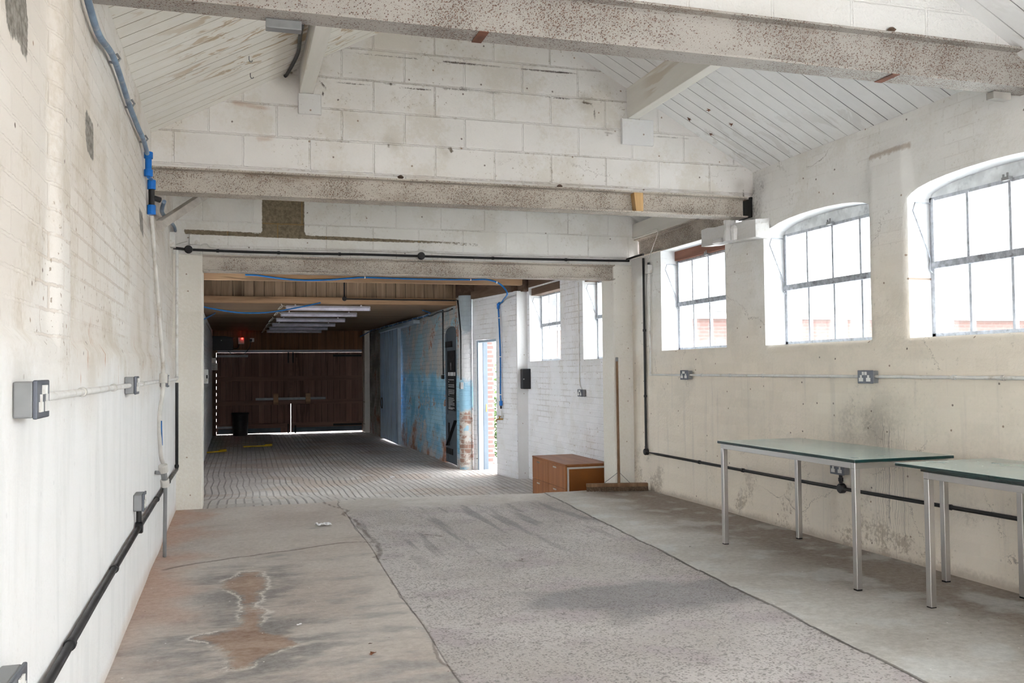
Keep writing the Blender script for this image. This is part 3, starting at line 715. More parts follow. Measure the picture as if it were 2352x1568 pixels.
# back building
sheet('wall_back_right', [(9.0, -.5), (12.45, -.5), (12.45, 2.42), (9.0, 2.42)],
      [[(8.95+.06, 1.35), (10.19, 1.35), (10.19, 2.385), (8.95+.06, 2.385)], [(10.98, 1.35), (12.245, 1.35), (12.245, 2.385), (10.98, 2.385)]],
      .05, lambda a, b: (XR+.005*nz(a, b, 5, 1.6), a, b), M['whitebrick'], None, (.34, 0, 0), M['reveal'])
DA, DB = Vector((3.875, 12.35)), Vector((3.64, 13.86)); DL = (DB-DA).length
def dw(s, z, off=0.):
    d = (DB-DA)/DL; q = DA+d*s; n = Vector((-d.y, d.x)); n = n if n.x > 0 else -n
    return (q.x+n.x*off+.004*nz(s, z, 4, 2), q.y+n.y*off, z)
def s_of(u, v):  # distance along the slanted wall of a point seen there
    d = ray(u, v); w = (DB-DA)/DL; nx, ny = w.y, -w.x
    t = (DA.x*nx+DA.y*ny)/(d.x*nx+d.y*ny); q = E0+d*t; return (q.x-DA.x)*w.x+(q.y-DA.y)*w.y, q.z
S0, S1 = .70, 1.455
dn = Vector(dw(.5, 0, 1.))-Vector(dw(.5, 0, 0.))
wd = sheet('wall_door', [(0, -.5), (DL+.05, -.5), (DL+.05, 2.36), (0, 2.36)], [[(S0, -.45), (S1, -.45), (S1, 1.715), (S0, 1.70)]], .05, lambda a, b: dw(a, b), M['whitebrick'], None, tuple(dn*.19), M['reveal'])
ef = MB().box(3.885, 4.1, 12.352, 12.5, -.5, 2.36); mesh_obj('end_face', ef, M['pad'], wd)
cyl = MB().cyl((3.565, 14.02, -.5), (3.565, 14.02, 2.42), .125, 32); struct('column_corner', cyl, M['column'], smooth=True)
BX = 3.45
def bx(y): return BX-.10*sstep(17.5, 23.6, y)
sheet('wall_blue', [(14.0, -.5), (23.7, -.5), (23.7, 2.4), (14.0, 2.4)],
      [arch(14.25, 15.12, -.45, 1.86, .115), [(19.50, -.45), (20.9, -.45), (20.9, 2.08), (19.50, 2.08)]], .07, lambda a, b: (bx(a)+.008*nz(a, b, 2, 1.5), a, b), M['blue'], None, (.12, 0, 0), M['blue'])
LW = arch(15.15, 16.45, 1.28, 1.66, .16)
sheet('wall_back_left', [(9.1, -.5), (23.7, -.5), (23.7, 2.9), (9.1, 2.9)], [LW, [(9.9, .95), (12.5, .95), (12.5, 2.25), (9.9, 2.25)]], .1, lambda a, b: (-.475+.006*nz(a, b, 6, 1.5), a, b), M['whitebrick'], None, (-.3, 0, 0), M['reveal'])  # second hole is an added, unseen opening that brightens this bay
FY = 23.6
sheet('wall_far', [(-.62, -.5), (3.75, -.5), (3.75, 2.4), (-.62, 2.4)], [[(-.385, -.45), (3.215, -.45), (3.215, 1.735), (-.385, 1.735)]], .15, lambda a, b: (a, FY, b), M['fartop'], None, (0, .2, 0), M['fardoor'])
b = MB().box(3.225, 3.4, FY-.35, FY-.002, -.5, 2.28); struct('wall_far_pier', b, M['pillar'])
b = MB().box(-.6, 3.7, 14.3, 23.75, 2.285, 2.33); struct('ceiling_back', b, M['bceil'])
b = MB().box(-.6, 4.3, 8.99, 14.4, 2.80, 2.85); struct('ceiling_middle', b, M['bceil'])
b = MB().box(-.6, 3.9, 14.30, 14.34, 2.38, 2.81); struct('wall_fascia', b, M['bfascia'])
# close the shell where no wall is seen, so that daylight only enters by windows and doors
b = MB().box(3.46, 4.3, 13.995, 14.34, 2.36, 2.82).box(4.03, 4.3, 8.95, 12.5, 2.40, 2.82); b.bar(dw(-.1, 2.60, .17), dw(DL+.2, 2.60, .17), .2, .50); b.box(-.75, -.476, 8.95, 14.4, 2.3, 2.85)
struct('wall_back_top', b, M['darkwood'])
# ------------------------------------------------------------------ steel beams and timbers
def ibeam(name, x0, x1, y0, y1, z0, z1, label, web=.009, fl=.011, axis='x', mat='beam'):
    c = (y0+y1)/2; w = web/2; r = .012
    poly = [(y0, z0), (y1, z0), (y1, z0+fl), (c+w+r, z0+fl+.002), (c+w, z0+fl+r), (c+w, z1-fl-r), (c+w+r, z1-fl-.002), (y1, z1-fl), (y1, z1), (y0, z1), (y0, z1-fl),
            (c-w-r, z1-fl-.002), (c-w, z1-fl-r), (c-w, z0+fl+r), (c-w-r, z0+fl+.002), (y0, z0+fl)]
    b = MB()
    if axis == 'x': b.prism(poly, 'x', x0, x1)
    else: b.prism(poly, 'y', x0, x1)
    o = mesh_obj(name, b, M[mat]); o['kind'] = 'structure'; o['label'] = label; o['category'] = 'beam'; return o
B1 = ibeam('steel_beam', -.60, 4.10, 3.70, 3.83, 2.68, 2.892, 'large speckled steel beam crossing overhead nearest the viewer, carrying rough block wall', mat='beam1')
for u, v in ((1097, 92), (2030, 182)):
    p = az(u, v, 2.68); t = MB().box(p.x-.022, p.x+.022, 3.698, 3.832, 2.676, 2.679); part('strap', t, M['rust'], B1, 'rust brown strip across the flange')
for u0, u1, v in ((610, 693, 70), (2282, 2334, 225)):
    a = az(u0, v, 2.64); c = az(u1, v, 2.64)
    t = MB().box(a.x, c.x, 3.79, 3.84, 2.64, 2.679); part('packing_plate', t, M['concrete'] if u0 > 1000 else M['greymetal'], B1, 'grey packing plate under the flange', bevel=.003)
B2 = ibeam('steel_beam', -.56, 3.99, 6.42, 6.58, 2.445, 2.612, 'speckled steel beam under the white gable block wall, wooden wedge in its web')
a = ay(1456, 470, 6.44); c = ay(1476, 470, 6.44)
w = MB(); w.add([(a.x-.005, 6.425, 2.603), (c.x, 6.425, 2.603), (c.x, 6.425, 2.456), (a.x+.012, 6.425, 2.456), (a.x-.005, 6.492, 2.603), (c.x, 6.492, 2.603), (c.x, 6.492, 2.456), (a.x+.012, 6.492, 2.456)],
          [(0, 1, 2, 3), (7, 6, 5, 4), (0, 4, 5, 1), (1, 5, 6, 2), (2, 6, 7, 3), (3, 7, 4, 0)])
solo('wooden_wedge', w, M['barelath'], 'pale bare wood wedge standing in the web of the speckled beam', 'wedge', bevel=.002)
ibeam('steel_beam', -.262, 3.825, 8.72, 8.88, 2.163, 2.318, 'speckled steel lintel spanning between the two pillars above the step down')
ibeam('steel_beam', 6.95, 8.79, 4.075, 4.20, 2.395, 2.60, 'speckled steel lintel running along the window wall above the far window', axis='y')
def sstruct(name, mb, mat, label=None, cat=None, **kw):
    o = struct(name, mb, mat, **kw)
    if label: o['label'] = label; o['category'] = cat
    return o
b = MB().box(4.06, 4.22, 6.6, 8.79, 2.60, 2.76); sstruct('trim_plate', b, M['purlin'])
def purlin(name, x0, x1, z0, label):
    b = MB(); b.prism([(x0, z0), (x1, z0), (x1, roof(x1)+.01), (x0, roof(x0)+.01)], 'y', -3.3, 8.85)
    return sstruct(name, b, M['purlin'], label, 'roof timber', bevel=.004)
purlin('ceiling_beam', .450, .545, 3.185, 'white painted purlin under the streaky sloping ceiling beside the cream brick wall')
purlin('ceiling_beam', 2.955, 3.04, 3.185, 'white painted purlin under the clean sloping ceiling on the window side')
# corbel bricks under the purlin ends
for x0, x1, z0, z1 in ((.44, .60, 3.04, 3.183), (2.90, 3.17, 2.98, 3.183)):
    b = MB().box(x0, x1, 6.437, 6.47, z0, z1); sstruct('trim_corbel', b, M['pad'], bevel=.006)
# concrete padstone that carries the middle beam
b = MB()
b.add([(3.93, 6.22, 2.255), (4.06, 6.22, 2.245), (4.06, 7.08, 2.30), (3.93, 7.08, 2.292), (3.93, 6.22, 2.40), (4.06, 6.22, 2.41), (4.06, 7.08, 2.44), (3.93, 7.08, 2.44)], [(0, 1, 2, 3), (4, 7, 6, 5), (0, 4, 5, 1), (1, 5, 6, 2), (2, 6, 7, 3), (3, 7, 4, 0)])
b.lathe((3.93, 6.60, 2.27), [(.001, 0), (.062, .0), (.055, .06), (.045, .11), (.05, .17), (.03, .19), (.001, .19)], 9)
b.lathe((3.925, 6.52, 2.262), [(.001, 0), (.03, .01), (.034, .1), (.02, .13), (.001, .135)], 8)
b.lathe((3.92, 6.74, 2.265), [(.001, 0), (.07, .01), (.05, .03), (.02, .05), (.001, .055)], 9)
pad = sstruct('padstone_corbel', b, M['pad'], 'broken white concrete padstone under the end of the middle steel beam', 'padstone')
d = pad.modifiers.new('sub', 'SUBSURF'); d.subdivision_type = 'SIMPLE'; d.levels = d.render_levels = 3
tx = bpy.data.textures.new('lump', 'CLOUDS'); tx.noise_scale = .08
d = pad.modifiers.new('disp', 'DISPLACE'); d.texture = tx; d.strength = .022; d.texture_coords = 'GLOBAL'
# dark pocket behind the beam end
b = MB().box(4.026, 4.06, 6.435, 6.63, 2.45, 2.615); sstruct('trim_pocket', b, M['doorblack'])
# small mortar nests above beams
for u, v, y in ((920, 407, 6.46), (1285, 428, 6.46), (2046, 70, 3.72)):
    p = ay(u, v, y); b = MB().lathe((p.x, y-.004, p.z), [(.001, -.012), (.016, -.008), (.024, 0), (.012, .012), (.001, .016)], 8)
    solo('mortar_lump', b, M['darkwood'], {920: 'dark mortar lump on the gable beam, about a third along', 1285: 'dark mortar lump on the gable beam, left of the wooden wedge', 2046: 'dark ragged hole plug above the nearest beam'}[u], 'mortar lump')
# timber tie and eaves timbers of the back building
b = MB().box(-.47, 3.93, 12.22, 12.32, 2.432, 2.525); sstruct('brown_timber_beam', b, M['bbeam'], 'brown timber beam crossing the back building with a blue hose clipped on', 'beam', bevel=.004)
b = MB().box(-.47, 3.62, 14.20, 14.335, 2.283, 2.385); sstruct('brown_timber_beam', b, M['bbeam'], 'brown timber beam along the foot of the vertical match boarding', 'beam', bevel=.004)
b = MB(); b.bar((DA.x+.02, DA.y+.1, 2.41), (DB.x+.02, DB.y, 2.41), .13, .11); sstruct('trim_eaves', b, M['darkwood'])
b = MB(); b.bar((4.14, 9.0, 2.335), (4.14, 12.25, 2.335), .14, .10); sstruct('trim_lintel', b, M['darkwood'])
# short raking brace below the gable beam
b = MB(); b.bar(ax(366, 517, -.45), ay(470, 448, 7.5), .04, .06)
solo('timber_brace', b, M['brace'], 'short white slanting timber brace below the beam at the cream wall', 'brace', bevel=.003)

# ------------------------------------------------------------------ windows
redlintel = wood('red brown lintel', (.17, .075, .05), (.27, .125, .085), 1, 12, .75)
def window(n, y0, y1, z0, flat=False, xg=4.225, lint=None, stay=True):
    w = thing('window_%d' % n, None, None, (xg, (y0+y1)/2, z0), kind='structure')
    zt = 2.29; tr = (1.838, 1.882); fw = .03
    b = MB(); xa, xb = xg, xg+.035
    b.box(xa, xb, y0, y0+fw, z0, zt).box(xa, xb, y1-fw, y1, z0, zt).box(xa, xb, y0, y1, z0, z0+.028).box(xa, xb, y0, y1, zt-.022, zt)
    # opening top light stands slightly proud
    b.box(xa-.012, xa+.02, y1-fw-.014, y1-fw+.006, tr[1], zt-.01).box(xa-.012, xa+.02, y0+fw-.006, y0+fw+.014, tr[1], zt-.01)
    part('frame', b, M['wframe'], w, bevel=.002)
    b = MB(); b.box(xa-.016, xb, y0, y1, tr[0], tr[1]); part('transom', b, M['wbar'], w, bevel=.003)
    st = (y1-y0)/4
    for i in (1, 2, 3):
        b = MB().box(xa+.004, xb-.004, y0+st*i-.0095, y0+st*i+.0095, z0+.02, tr[0]).box(xa-.004, xb-.006, y0+st*i-.0095, y0+st*i+.0095, tr[1], zt-.01)
        part('glazing_bar', b, M['wframe'], w)
    b = MB().box(xg+.018, xg+.021, y0+.01, y1-.01, z0+.01, zt-.01); part('glass', b, M['glass'], w)
    if flat:
        b = MB().box(xg-.03, xg+.1, y0+.002, y1-.002, zt+.002, 2.384); part('lintel', b, lint, w)
    else:
        a = arch(y0+.003, y1-.003, zt, 2.286, .092)
        b = MB(); b.prism(a, 'x', xg+.005, xg+.03); part('arch_infill', b, M['infill'], w)
    yc = (y0+y1)/2
    b = MB().cbox((xg-.02, yc, zt-.004), (.03, .05, .02)).cyl((xg-.03, yc-.015, zt+.004), (xg-.03, yc-.015, zt+.028), .006, 8).cyl((xg-.03, yc+.015, zt+.004), (xg-.03, yc+.015, zt+.022), .006, 8)
    part('catch', b, M['greymetal'], w)
    if stay:
        ys = y1-.018
        b = MB().tube([(xg, ys, zt-.035), (xg-.125, ys, zt-.035), (xg-.143, ys, zt-.085), (xg-.015, ys, 1.90), (xg-.022, ys, 1.83), (xg-.006, ys, 1.815)], .0045, 6)
        part('stay_rod', b, M['wbar'], w)
    return w
for i, (a, c, z) in enumerate(WIN): window(i+1, a, c, z, i == 0, lint=redlintel)
window(7, 9.01, 10.19, 1.352, True, lint=M['darkwood']); window(8, 10.98, 12.245, 1.352, True, lint=M['darkwood'])
for n, ya, yb, za, zb_ in ((10, -2.5, -.5, 1.0, 2.3), (11, 9.9, 12.5, .95, 2.25)):  # unseen windows, added to brighten the right-hand walls and the back floor
    added_win = thing('window_%d' % n, None, None, (-.7, (ya+yb)/2, za), kind='structure'); b = MB().box(-.73, -.69, ya, yb, za, za+.035).box(-.73, -.69, ya, yb, zb_-.035, zb_).box(-.73, -.69, ya, yb, za+.70, za+.74)
    for i in range(6): y = ya+(yb-ya-.03)*i/5; b.box(-.73, -.69, y, y+.03, za, zb_)
    part('frame', b, M['wframe'], added_win); part('glass', MB().box(-.712, -.708, ya+.01, yb-.01, za+.01, zb_-.01), M['glass'], added_win)
w9 = thing('window_9', None, None, (-.62, 15.8, 1.28), kind='structure')
b = MB().box(-.68, -.65, 15.15, 16.45, 1.28, 1.31)
for y in (15.15, 15.57, 16.0, 16.42): b.box(-.68, -.65, y, y+.03, 1.28, 1.80)
part('frame', b, M['wframe'], w9); b = MB().box(-.668, -.664, 15.16, 16.44, 1.29, 1.81); part('glass', b, M['glass'], w9)

# ------------------------------------------------------------------ doors
# far double doors
d1 = thing('door_1', None, None, (1.415, FY, BZ), kind='structure')
zb, zt = -.285, 1.731; xm = (ay(668, 900, FY)).x
def leafdoor(x0, x1, side, gap):
    lf = part('leaf', MB().box(x0, x1, FY+.02, FY+.07, zb, zt), M['fardoor'], d1)
    b = MB()
    for z in (1.02, .42, -.16): b.box(x0, x1, FY-.012, FY+.02, z, z+.115)
    part('ledge_rail', b, M['rail'], lf, bevel=.003)
    for z in (zb+.14, zt-.11):
        xx = (x0+.02, x0+.75) if side < 0 else (x1-.75, x1-.02)
        b = MB(); b.prism([(xx[0], z), (xx[1], z), (xx[1], z+.055), (xx[0], z+.055)], 'y', FY-.026, FY-.013)
        part('strap_hinge', b, M['greymetal'] if side < 0 else M['doorblack'], lf, 'grey strap hinge' if side < 0 else 'black strap hinge', bevel=.004)
    return lf
L1 = leafdoor(-.379, xm-.006, -1, 0); L2 = leafdoor(xm+.006, 3.211, 1, 0)
part('cover_strip', MB().box(xm-.035, xm+.035, FY+.001, FY+.0195, .44, zt), M['rail'], L1)
part('kick_board', MB().box(-.345, xm-.25, FY+.0, FY+.019, zb+.01, zb+.13), M['doorgrey'], L1, 'dark blue bottom board'); part('kick_board', MB().box(xm+.05, 3.19, FY+.0, FY+.019, zb+.01, zb+.13), M['doorgrey'], L2, 'dark blue bottom board')
part('bolt', MB().box(xm-.075, xm-.045, FY-.03, FY+.019, zt-.26, zt+.02), M['doorblack'], L1); part('bolt', MB().box(xm+.04, xm+.07, FY-.03, FY+.019, zt-.26, zt+.02), M['doorblack'], L2)
part('bolt', MB().box(xm-.08, xm-.055, FY-.03, FY+.019, zb-.02, zb+.22), M['doorblack'], L1); part('bolt', MB().box(xm+.09, xm+.125, FY-.04, FY+.019, zb-.02, zb+.18), M['doorblack'], L2)
part('stile', MB().box(xm+.125, xm+.165, FY-.02, FY+.019, 1.13, 1.60), M['rail'], L2)
for z in [-.22+.16*i for i in range(12)]: part('gap_block', MB().box(-.386, -.378, FY+.03, FY+.06, z, z+.085), M['rail'], d1)  # blocks added to break the slit of daylight into dashes
# locking bar and its brackets
part('locking_bar', MB().box(xm-.86, xm+.86, FY-.075, FY-.04, .54, .60), M['greymetal'], d1, bevel=.003)
for x in (xm-.37, xm+.42): part('bar_bracket', MB().box(x-.06, x+.06, FY-.11, FY-.013, .43, .70), M['bbeam'], d1, bevel=.003)
part('head_rail', MB().box(-.36, 3.2, FY-.03, FY-.003, 1.745, 1.80), M['greymetal'], d1, 'grey steel head rail')
part('post', MB().box(-.47, -.392, FY-.14, FY-.003, -.33, 1.80), M['darkwood'], d1)
# sliding blue door on its track
d2 = thing('door_2', None, None, (3.32, 19.85, BZ), kind='structure')
part('leaf', MB().box(3.275, 3.325, 18.67, 21.03, -.285, 2.12), M['bluedoor'], d2, bevel=.004)
part('edge_stile', MB().box(3.265, 3.335, 18.655, 18.71, -.285, 2.12), M['framegrey'], d2, bevel=.004)
part('track', MB().box(3.27, 3.40, 16.95, 21.2, 2.13, 2.20), M['framegrey'], d2, 'pale grey blue sliding track', bevel=.004)
# dark plank door with the notice
d3 = thing('door_3', None, None, (3.5, 14.7, BZ), kind='structure')
a = arch(14.26, 15.11, -.305, 1.855, .108); b = MB(); b.prism(a, 'x', 3.475, 3.515); lf3 = part('leaf', b, M['doorgrey'], d3)
for z in (1.62, -.16):
    part('strap_hinge', MB().box(3.458, 3.474, 14.62, 15.09, z, z+.10), M['doorblack'], lf3, bevel=.002)
b = MB().box(3.462, 3.474, 14.98, 15.10, -.30, 1.85).box(3.462, 3.474, 14.27, 14.98, .42, .50)
part('ledge', b, M['doorgrey'], lf3)
b = MB(); b.bar((3.468, 14.95, -.02), (3.468, 14.35, .42), .012, .09, (1, 0, 0)); b.box(3.462, 3.4735, 14.86, 14.93, -.02, .36); part('brace', b, M['doorblack'], lf3)
# open side doorway: frame with the door swung outside
d4 = thing('door_4', None, None, (3.72, 13.4, BZ), kind='structure')
def fr_box(s0, s1, o0, o1, z0, z1):
    b = MB(); p = [dw(s, z, o) for s in (s0, s1) for o in (o0, o1) for z in (z0, z1)]
    return b.add(p, [(0, 1, 3, 2), (4, 6, 7, 5), (0, 4, 5, 1), (2, 3, 7, 6), (0, 2, 6, 4), (1, 5, 7, 3)])
part('jamb', fr_box(S1-.05, S1+.002, .02, .10, -.33, 1.69), M['framegrey'], d4, bevel=.003)
part('jamb', fr_box(S1-.03, S1+.002, .115, .192, -.33, 1.69), M['framein'], d4, bevel=.003)
part('jamb', fr_box(S0, S0+.035, .08, .185, -.33, 1.69), M['framegrey'], d4, bevel=.003)
part('head', fr_box(S0, S1, .03, .12, 1.665, 1.70), M['framegrey'], d4, bevel=.003)
part('strike_plate', fr_box(S1-.034, S1-.031, .15, .17, .58, .70), M['brass'], d4)

# notice on the dark door: heading and lines of small print too small to read
sg = thing('notice_board', 'narrow black notice with emblem and white print on the dark door', 'sign', (3.457, 14.72, .55))
part('panel', MB().box(3.455, 3.461, 14.40, 14.93, .57, 1.56), M['doorblack'], sg)
wt = plain('white print', (.62, .62, .62), .6, 0, .02); gt = plain('grey print', (.22, .22, .23), .6, 0, .02)
b = MB(); rnd = random.Random(3)
yy = 14.91
part('emblem', MB().lathe((3.4545, 14.66, 1.33), [(.001, -.004), (.035, -.003), (.035, .0), (.001, .0005)], 12, 'x').box(3.4515, 3.454, 14.64, 14.68, 1.24, 1.32), gt, sg)
x = 14.86
for ww in (.025, .012, .03, .02, .0, .028, .028, .012, .03, .03, .028, .0, .028, .026, .03):
    if ww: b.box(3.4525, 3.4548, x-ww, x, 1.145, 1.205)
    x -= ww+.012 if ww else .025
part('heading_lettering', b, wt, sg)
b = MB()
for z, wd_ in ((1.07, .40), (1.035, .06), (.985, .42), (.955, .43), (.90, .43), (.872, .44), (.845, .42), (.818, .06), (.765, .38), (.738, .43), (.712, .32), (.686, .43), (.66, .44), (.634, .14), (.608, .43), (.59, .3)):
    b.box(3.4528, 3.4548, 14.85-wd_, 14.85, z-.0045+.01, z+.0045+.01)
part('small_print', b, gt if False else wt, sg)

# ------------------------------------------------------------------ sockets, switches and boxes
def socket(name, y, z, xw, dr, label, group=None, tall=.087, wide=.147, hood=None):
    """double socket on a wall x = xw whose face looks along dr * X"""
    t = thing(name, label, 'socket', (xw, y, z-tall/2), group)
    X = lambda a, b: (min(xw+dr*a, xw+dr*b), max(xw+dr*a, xw+dr*b))
    a, c = X(-.002, .040); part('back_box', MB().box(a, c, y-wide/2+.003, y+wide/2-.003, z-tall/2+.003, z+tall/2-.003), M['greymetal'], t, bevel=.004)
    a, c = X(.0402, .050); part('face_plate', MB().box(a, c, y-wide/2, y+wide/2, z-tall/2, z+tall/2), M['plate'], t, 'dark grey metal face plate', bevel=.003)
    for s in (-1, 1):
        a, c = X(.0502, .0535); yc = y+s*.036
        part('outlet_insert', MB().box(a, c, yc-.020, yc+.020, z-.030, z-.006).box(a, c, yc-.008, yc+.008, z-.006, z+.012), M['whiteplastic'], t, 'white outlet insert')
        a, c = X(.0502, .056); part('rocker_switch', MB().box(a, c, y+s*.013-.009, y+s*.013+.009, z+.012, z+.034), M['whiteplastic'], t, 'white rocker switch', bevel=.001)
    return t
LX = XL+.003
socket('wall_socket', 7.56, 1.168, XR, -1, 'grey double socket on the white conduit below the far window, nearest the room corner')
socket('wall_socket', 5.045, 1.160, XR, -1, 'grey double socket on the white conduit above the glass tables')
socket('wall_socket', 5.36, .528, XR, -1, 'grey double socket low on the cream wall behind the glass table leg')
socket('wall_socket', 2.435, 1.172, LX, 1, 'big grey double socket on the white wall, nearest the viewer', tall=.092, wide=.15)
socket('wall_socket', 4.72, 1.176, LX, 1, 'grey double socket halfway along the white conduit of the cream wall')
socket('wall_socket', 6.93, 1.178, LX, 1, 'grey double socket beside the leaning water pipe')
socket('wall_socket', 5.13, .565, LX, 1, 'pale grey double socket standing on the low black conduit', tall=.09)
socket('wall_socket', 2.20, .548, LX, 1, 'grey double socket cut off at the bottom corner of the photo', tall=.09)
b = MB()
pc = ax(1341, 902, XR)
socket('wall_socket', pc.y, pc.z, XR-.004, -1, 'grey double socket under the white cord on the white brick wall')
# ------------------------------------------------------------------ conduits
def conduit(name, label, pts, r, mat, smoothk=0, clips=(), clipr=1.35, clipl=.012, boxes=(), group=None, cat='conduit', clipname='coupler', clipmat=None):
    p = spline(pts, smoothk) if smoothk else [Vector(q) for q in pts]
    t = thing(name, label, cat, p[0], group)
    part('pipe', MB().tube(p, r, 10), mat, t, smooth=True)
    for c in clips:
        c = Vector(c); i = min(range(len(p)-1), key=lambda j: ((p[j]+p[j+1])/2-c).length+min((p[j]-c).length, (p[j+1]-c).length)); d = (p[i+1]-p[i]); L = d.length; d.normalize()
        q = p[i]+d*max(0, min(L, (c-p[i]).dot(d)))
        part(clipname, MB().cyl(q-d*clipl, q+d*clipl, r*clipr, 12), clipmat or mat, t, smooth=True)
    for c, n, br in boxes:
        part('junction_box', MB().lathe(c, [(br*.6, -.002), (br, -.002), (br, .028), (br*.85, .034), (.001, .034)] if n != '-x' else [(br*.6, .002), (br, .002), (br, -.028), (br*.85, -.034), (.001, -.034)], 20, n[-1]), mat, t, smooth=True)
    return t
cx = XR-.0195
conduit('electrical_conduit', 'black conduit dropping down the room corner and running low along the cream wall', [(cx, 8.45, 2.36), (cx, 8.45, .385), (cx, 8.2, .382), (cx, 7.0, .383), (cx, 5.35, .388), (cx, 3.86, .405), (cx, -.3, .43)], .0125, M['black'],
        0, [(cx, 8.45, 1.62), (cx, 8.45, .95), (cx, 7.35, .383), (cx, 6.62, .384), (cx, 4.36, .399), (cx, 3.3, .408)], boxes=[((XR-.006, 8.45, .385), '-x', .034), ((XR-.006, 5.35, .390), '-x', .034)])
conduit('electrical_conduit', 'short black conduit stub below the low socket behind the table', [(cx, 5.358, .425), (cx, 5.358, .484)], .0125, M['black'], clips=[(cx, 5.358, .45)])
conduit('electrical_conduit', 'white conduit running under the windows and rising to a white box in the corner', [(cx, 8.325, 2.19), (cx, 8.325, 1.168), (cx, 7.0, 1.166), (cx, 5.0, 1.162), (cx, 3.8, 1.158), (cx, -.3, 1.15)], .0105, M['whiteplastic'],
        0, [(cx, 8.325, 1.17), (cx, 7.28, 1.167), (cx, 6.8, 1.166), (cx, 6.3, 1.165), (cx, 4.3, 1.16), (cx, 3.95, 1.159)])
t = thing('switch_box', 'white switch box with cable entries high in the corner beside the far window', 'switch box', (XR-.02, 8.325, 2.19))
part('box', MB().box(XR-.046, XR+.002, 8.285, 8.365, 2.192, 2.275), M['whiteplastic'], t, bevel=.004); part('gland', MB().cyl((XR-.02, 8.325, 2.276), (XR-.02, 8.325, 2.30), .014, 12), M['black'], t, 'black cable gland')
conduit('cable', 'thin white cable looping down from the ceiling plate to the corner switch box', [ay(1452, 545, 8.74)+Vector((.0, .0, 0)), (4.02, 8.55, 2.60), (4.03, 8.2, 2.62), (4.035, 8.14, 2.58), (4.025, 8.26, 2.42), (cx-.01, 8.32, 2.30)], .004, M['dirtywhite'], 6, cat='cable')
# black conduit over the wide lintel
ty = T-.004
P = [ay(u, v, ty) for u, v in ((398, 569), (433, 573), (560, 578), (700, 582), (830, 584), (967, 588), (1100, 592), (1240, 595), (1380, 598), (1445, 599))]
P += [Vector((3.98, 8.765, P[-1].z+.012)), Vector((4.02, 8.62, P[-1].z+.03)), Vector((cx, 8.45, P[-1].z+.028))]
conduit('electrical_conduit', 'black conduit running across the block wall just above the wide lintel', P, .012, M['black'], 0, [ay(u, v, ty) for u, v in ((500, 575.5), (640, 580), (780, 583), (1132, 592.8), (1300, 596))],
        boxes=[])
for u, v, lb in ((433, 573, 'round black box on the lintel conduit beside the cream wall'), (967, 588, 'round black box midway along the lintel conduit')):
    p = ay(u, v, ty-.014); b = MB().lathe((p.x, p.y, p.z), [(.02, .0), (.037, .0), (.037, -.022), (.03, -.028), (.001, -.028)], 20, 'y'); solo('junction_box', b, M['black'], lb, 'junction box', smooth=True)
P2 = [ay(u, v, ty) for u, v in ((462, 562), (475, 560), (498, 570), (640, 573), (830, 577), (940, 580), (967, 574), (994, 581), (1100, 586), (1240, 589), (1380, 592), (1452, 592))]
conduit('cable', 'thin white cable clipped along the top of the lintel conduit', [p+Vector((0, -.004, 0)) for p in P2], .0045, M['dirtywhite'], 4, cat='cable')
p = ay(447, 551, ty); t = thing('junction_box', 'square white junction box on the block wall near the cream wall', 'junction box', (p.x, T, p.z-.045))
part('box', MB().box(p.x-.045, p.x+.045, T-.035, T+.006, p.z-.045, p.z+.045), M['whiteplastic'], t, bevel=.005)
part('lid', MB().lathe((p.x, T-.0352, p.z), [(.001, 0), (.036, 0), (.036, -.006), (.001, -.007)], 20, 'y'), M['whiteplastic'], t)
conduit('cable', 'thin white cable sagging from the square white box to the cream wall', [ay(430, 554, ty), ay(415, 558, ty), ay(398, 563, ty)], .0045, M['dirtywhite'], 4, cat='cable')
# left wall: low black conduit, white conduit, water pipe
lx = XL+.022
conduit('electrical_conduit', 'black conduit running low along the white wall and rising at its far end', [(lx, -.4, .40), (lx, 2.69, .415), (lx, 3.52, .425), (lx, 5.13, .428), (lx, 6.6, .42), (lx, 8.2, .395), (lx, 8.50, .39), (lx, 8.50, .42), (lx, 8.50, 1.15)], .0135, M['black'],
        0, [(lx, 3.03, .42), (lx, 4.1, .426), (lx, 6.3, .422), (lx, 7.4, .408), (lx, 8.50, .45)], boxes=[((XL+.008, 5.13, .428), 'x', .03)])
conduit('electrical_conduit', 'short black stub joining the low socket to the black conduit of the white wall', [(lx, 5.13, .458), (lx, 5.13, .52)], .014, M['black'])
conduit('electrical_conduit', 'white conduit running level along the cream and white wall between three sockets', [(lx, 2.515, 1.172), (lx, 3.6, 1.174), (lx, 4.645, 1.176)], .0115, M['whiteplastic'], 0, [(lx, 3.24, 1.173), (lx, 4.05, 1.175)], clipname='saddle_clip', clipmat=M['dirtywhite'])
conduit('electrical_conduit', 'white conduit between the two farther sockets of the cream wall', [(lx, 4.8, 1.176), (lx, 6.1, 1.178), (lx, 6.85, 1.179)], .0115, M['whiteplastic'], 0, [(lx, 5.25, 1.177)], clipname='saddle_clip', clipmat=M['dirtywhite'])
conduit('electrical_conduit', 'white conduit rising at the far end of the cream wall above the black one', [(lx, 7.01, 1.179), (lx, 8.47, 1.182), (lx, 8.50, 1.20), (lx, 8.50, 2.32)], .0125, M['whiteplastic'], 0, [(lx, 8.50, 1.18)])
t = thing('switch_box', 'white switch box at the top of the rising conduit on the cream wall', 'switch box', (XU, 8.42, 2.33))
part('box', MB().box(XU-.002, XU+.05, 8.36, 8.46, 2.33, 2.46), M['whiteplastic'], t, bevel=.004)
pts = [ax(u, v, XU+.035) for u, v in ((196, -30), (205, 12), (228, 82), (262, 135), (296, 238), (316, 290), (330, 322), (338, 352))]
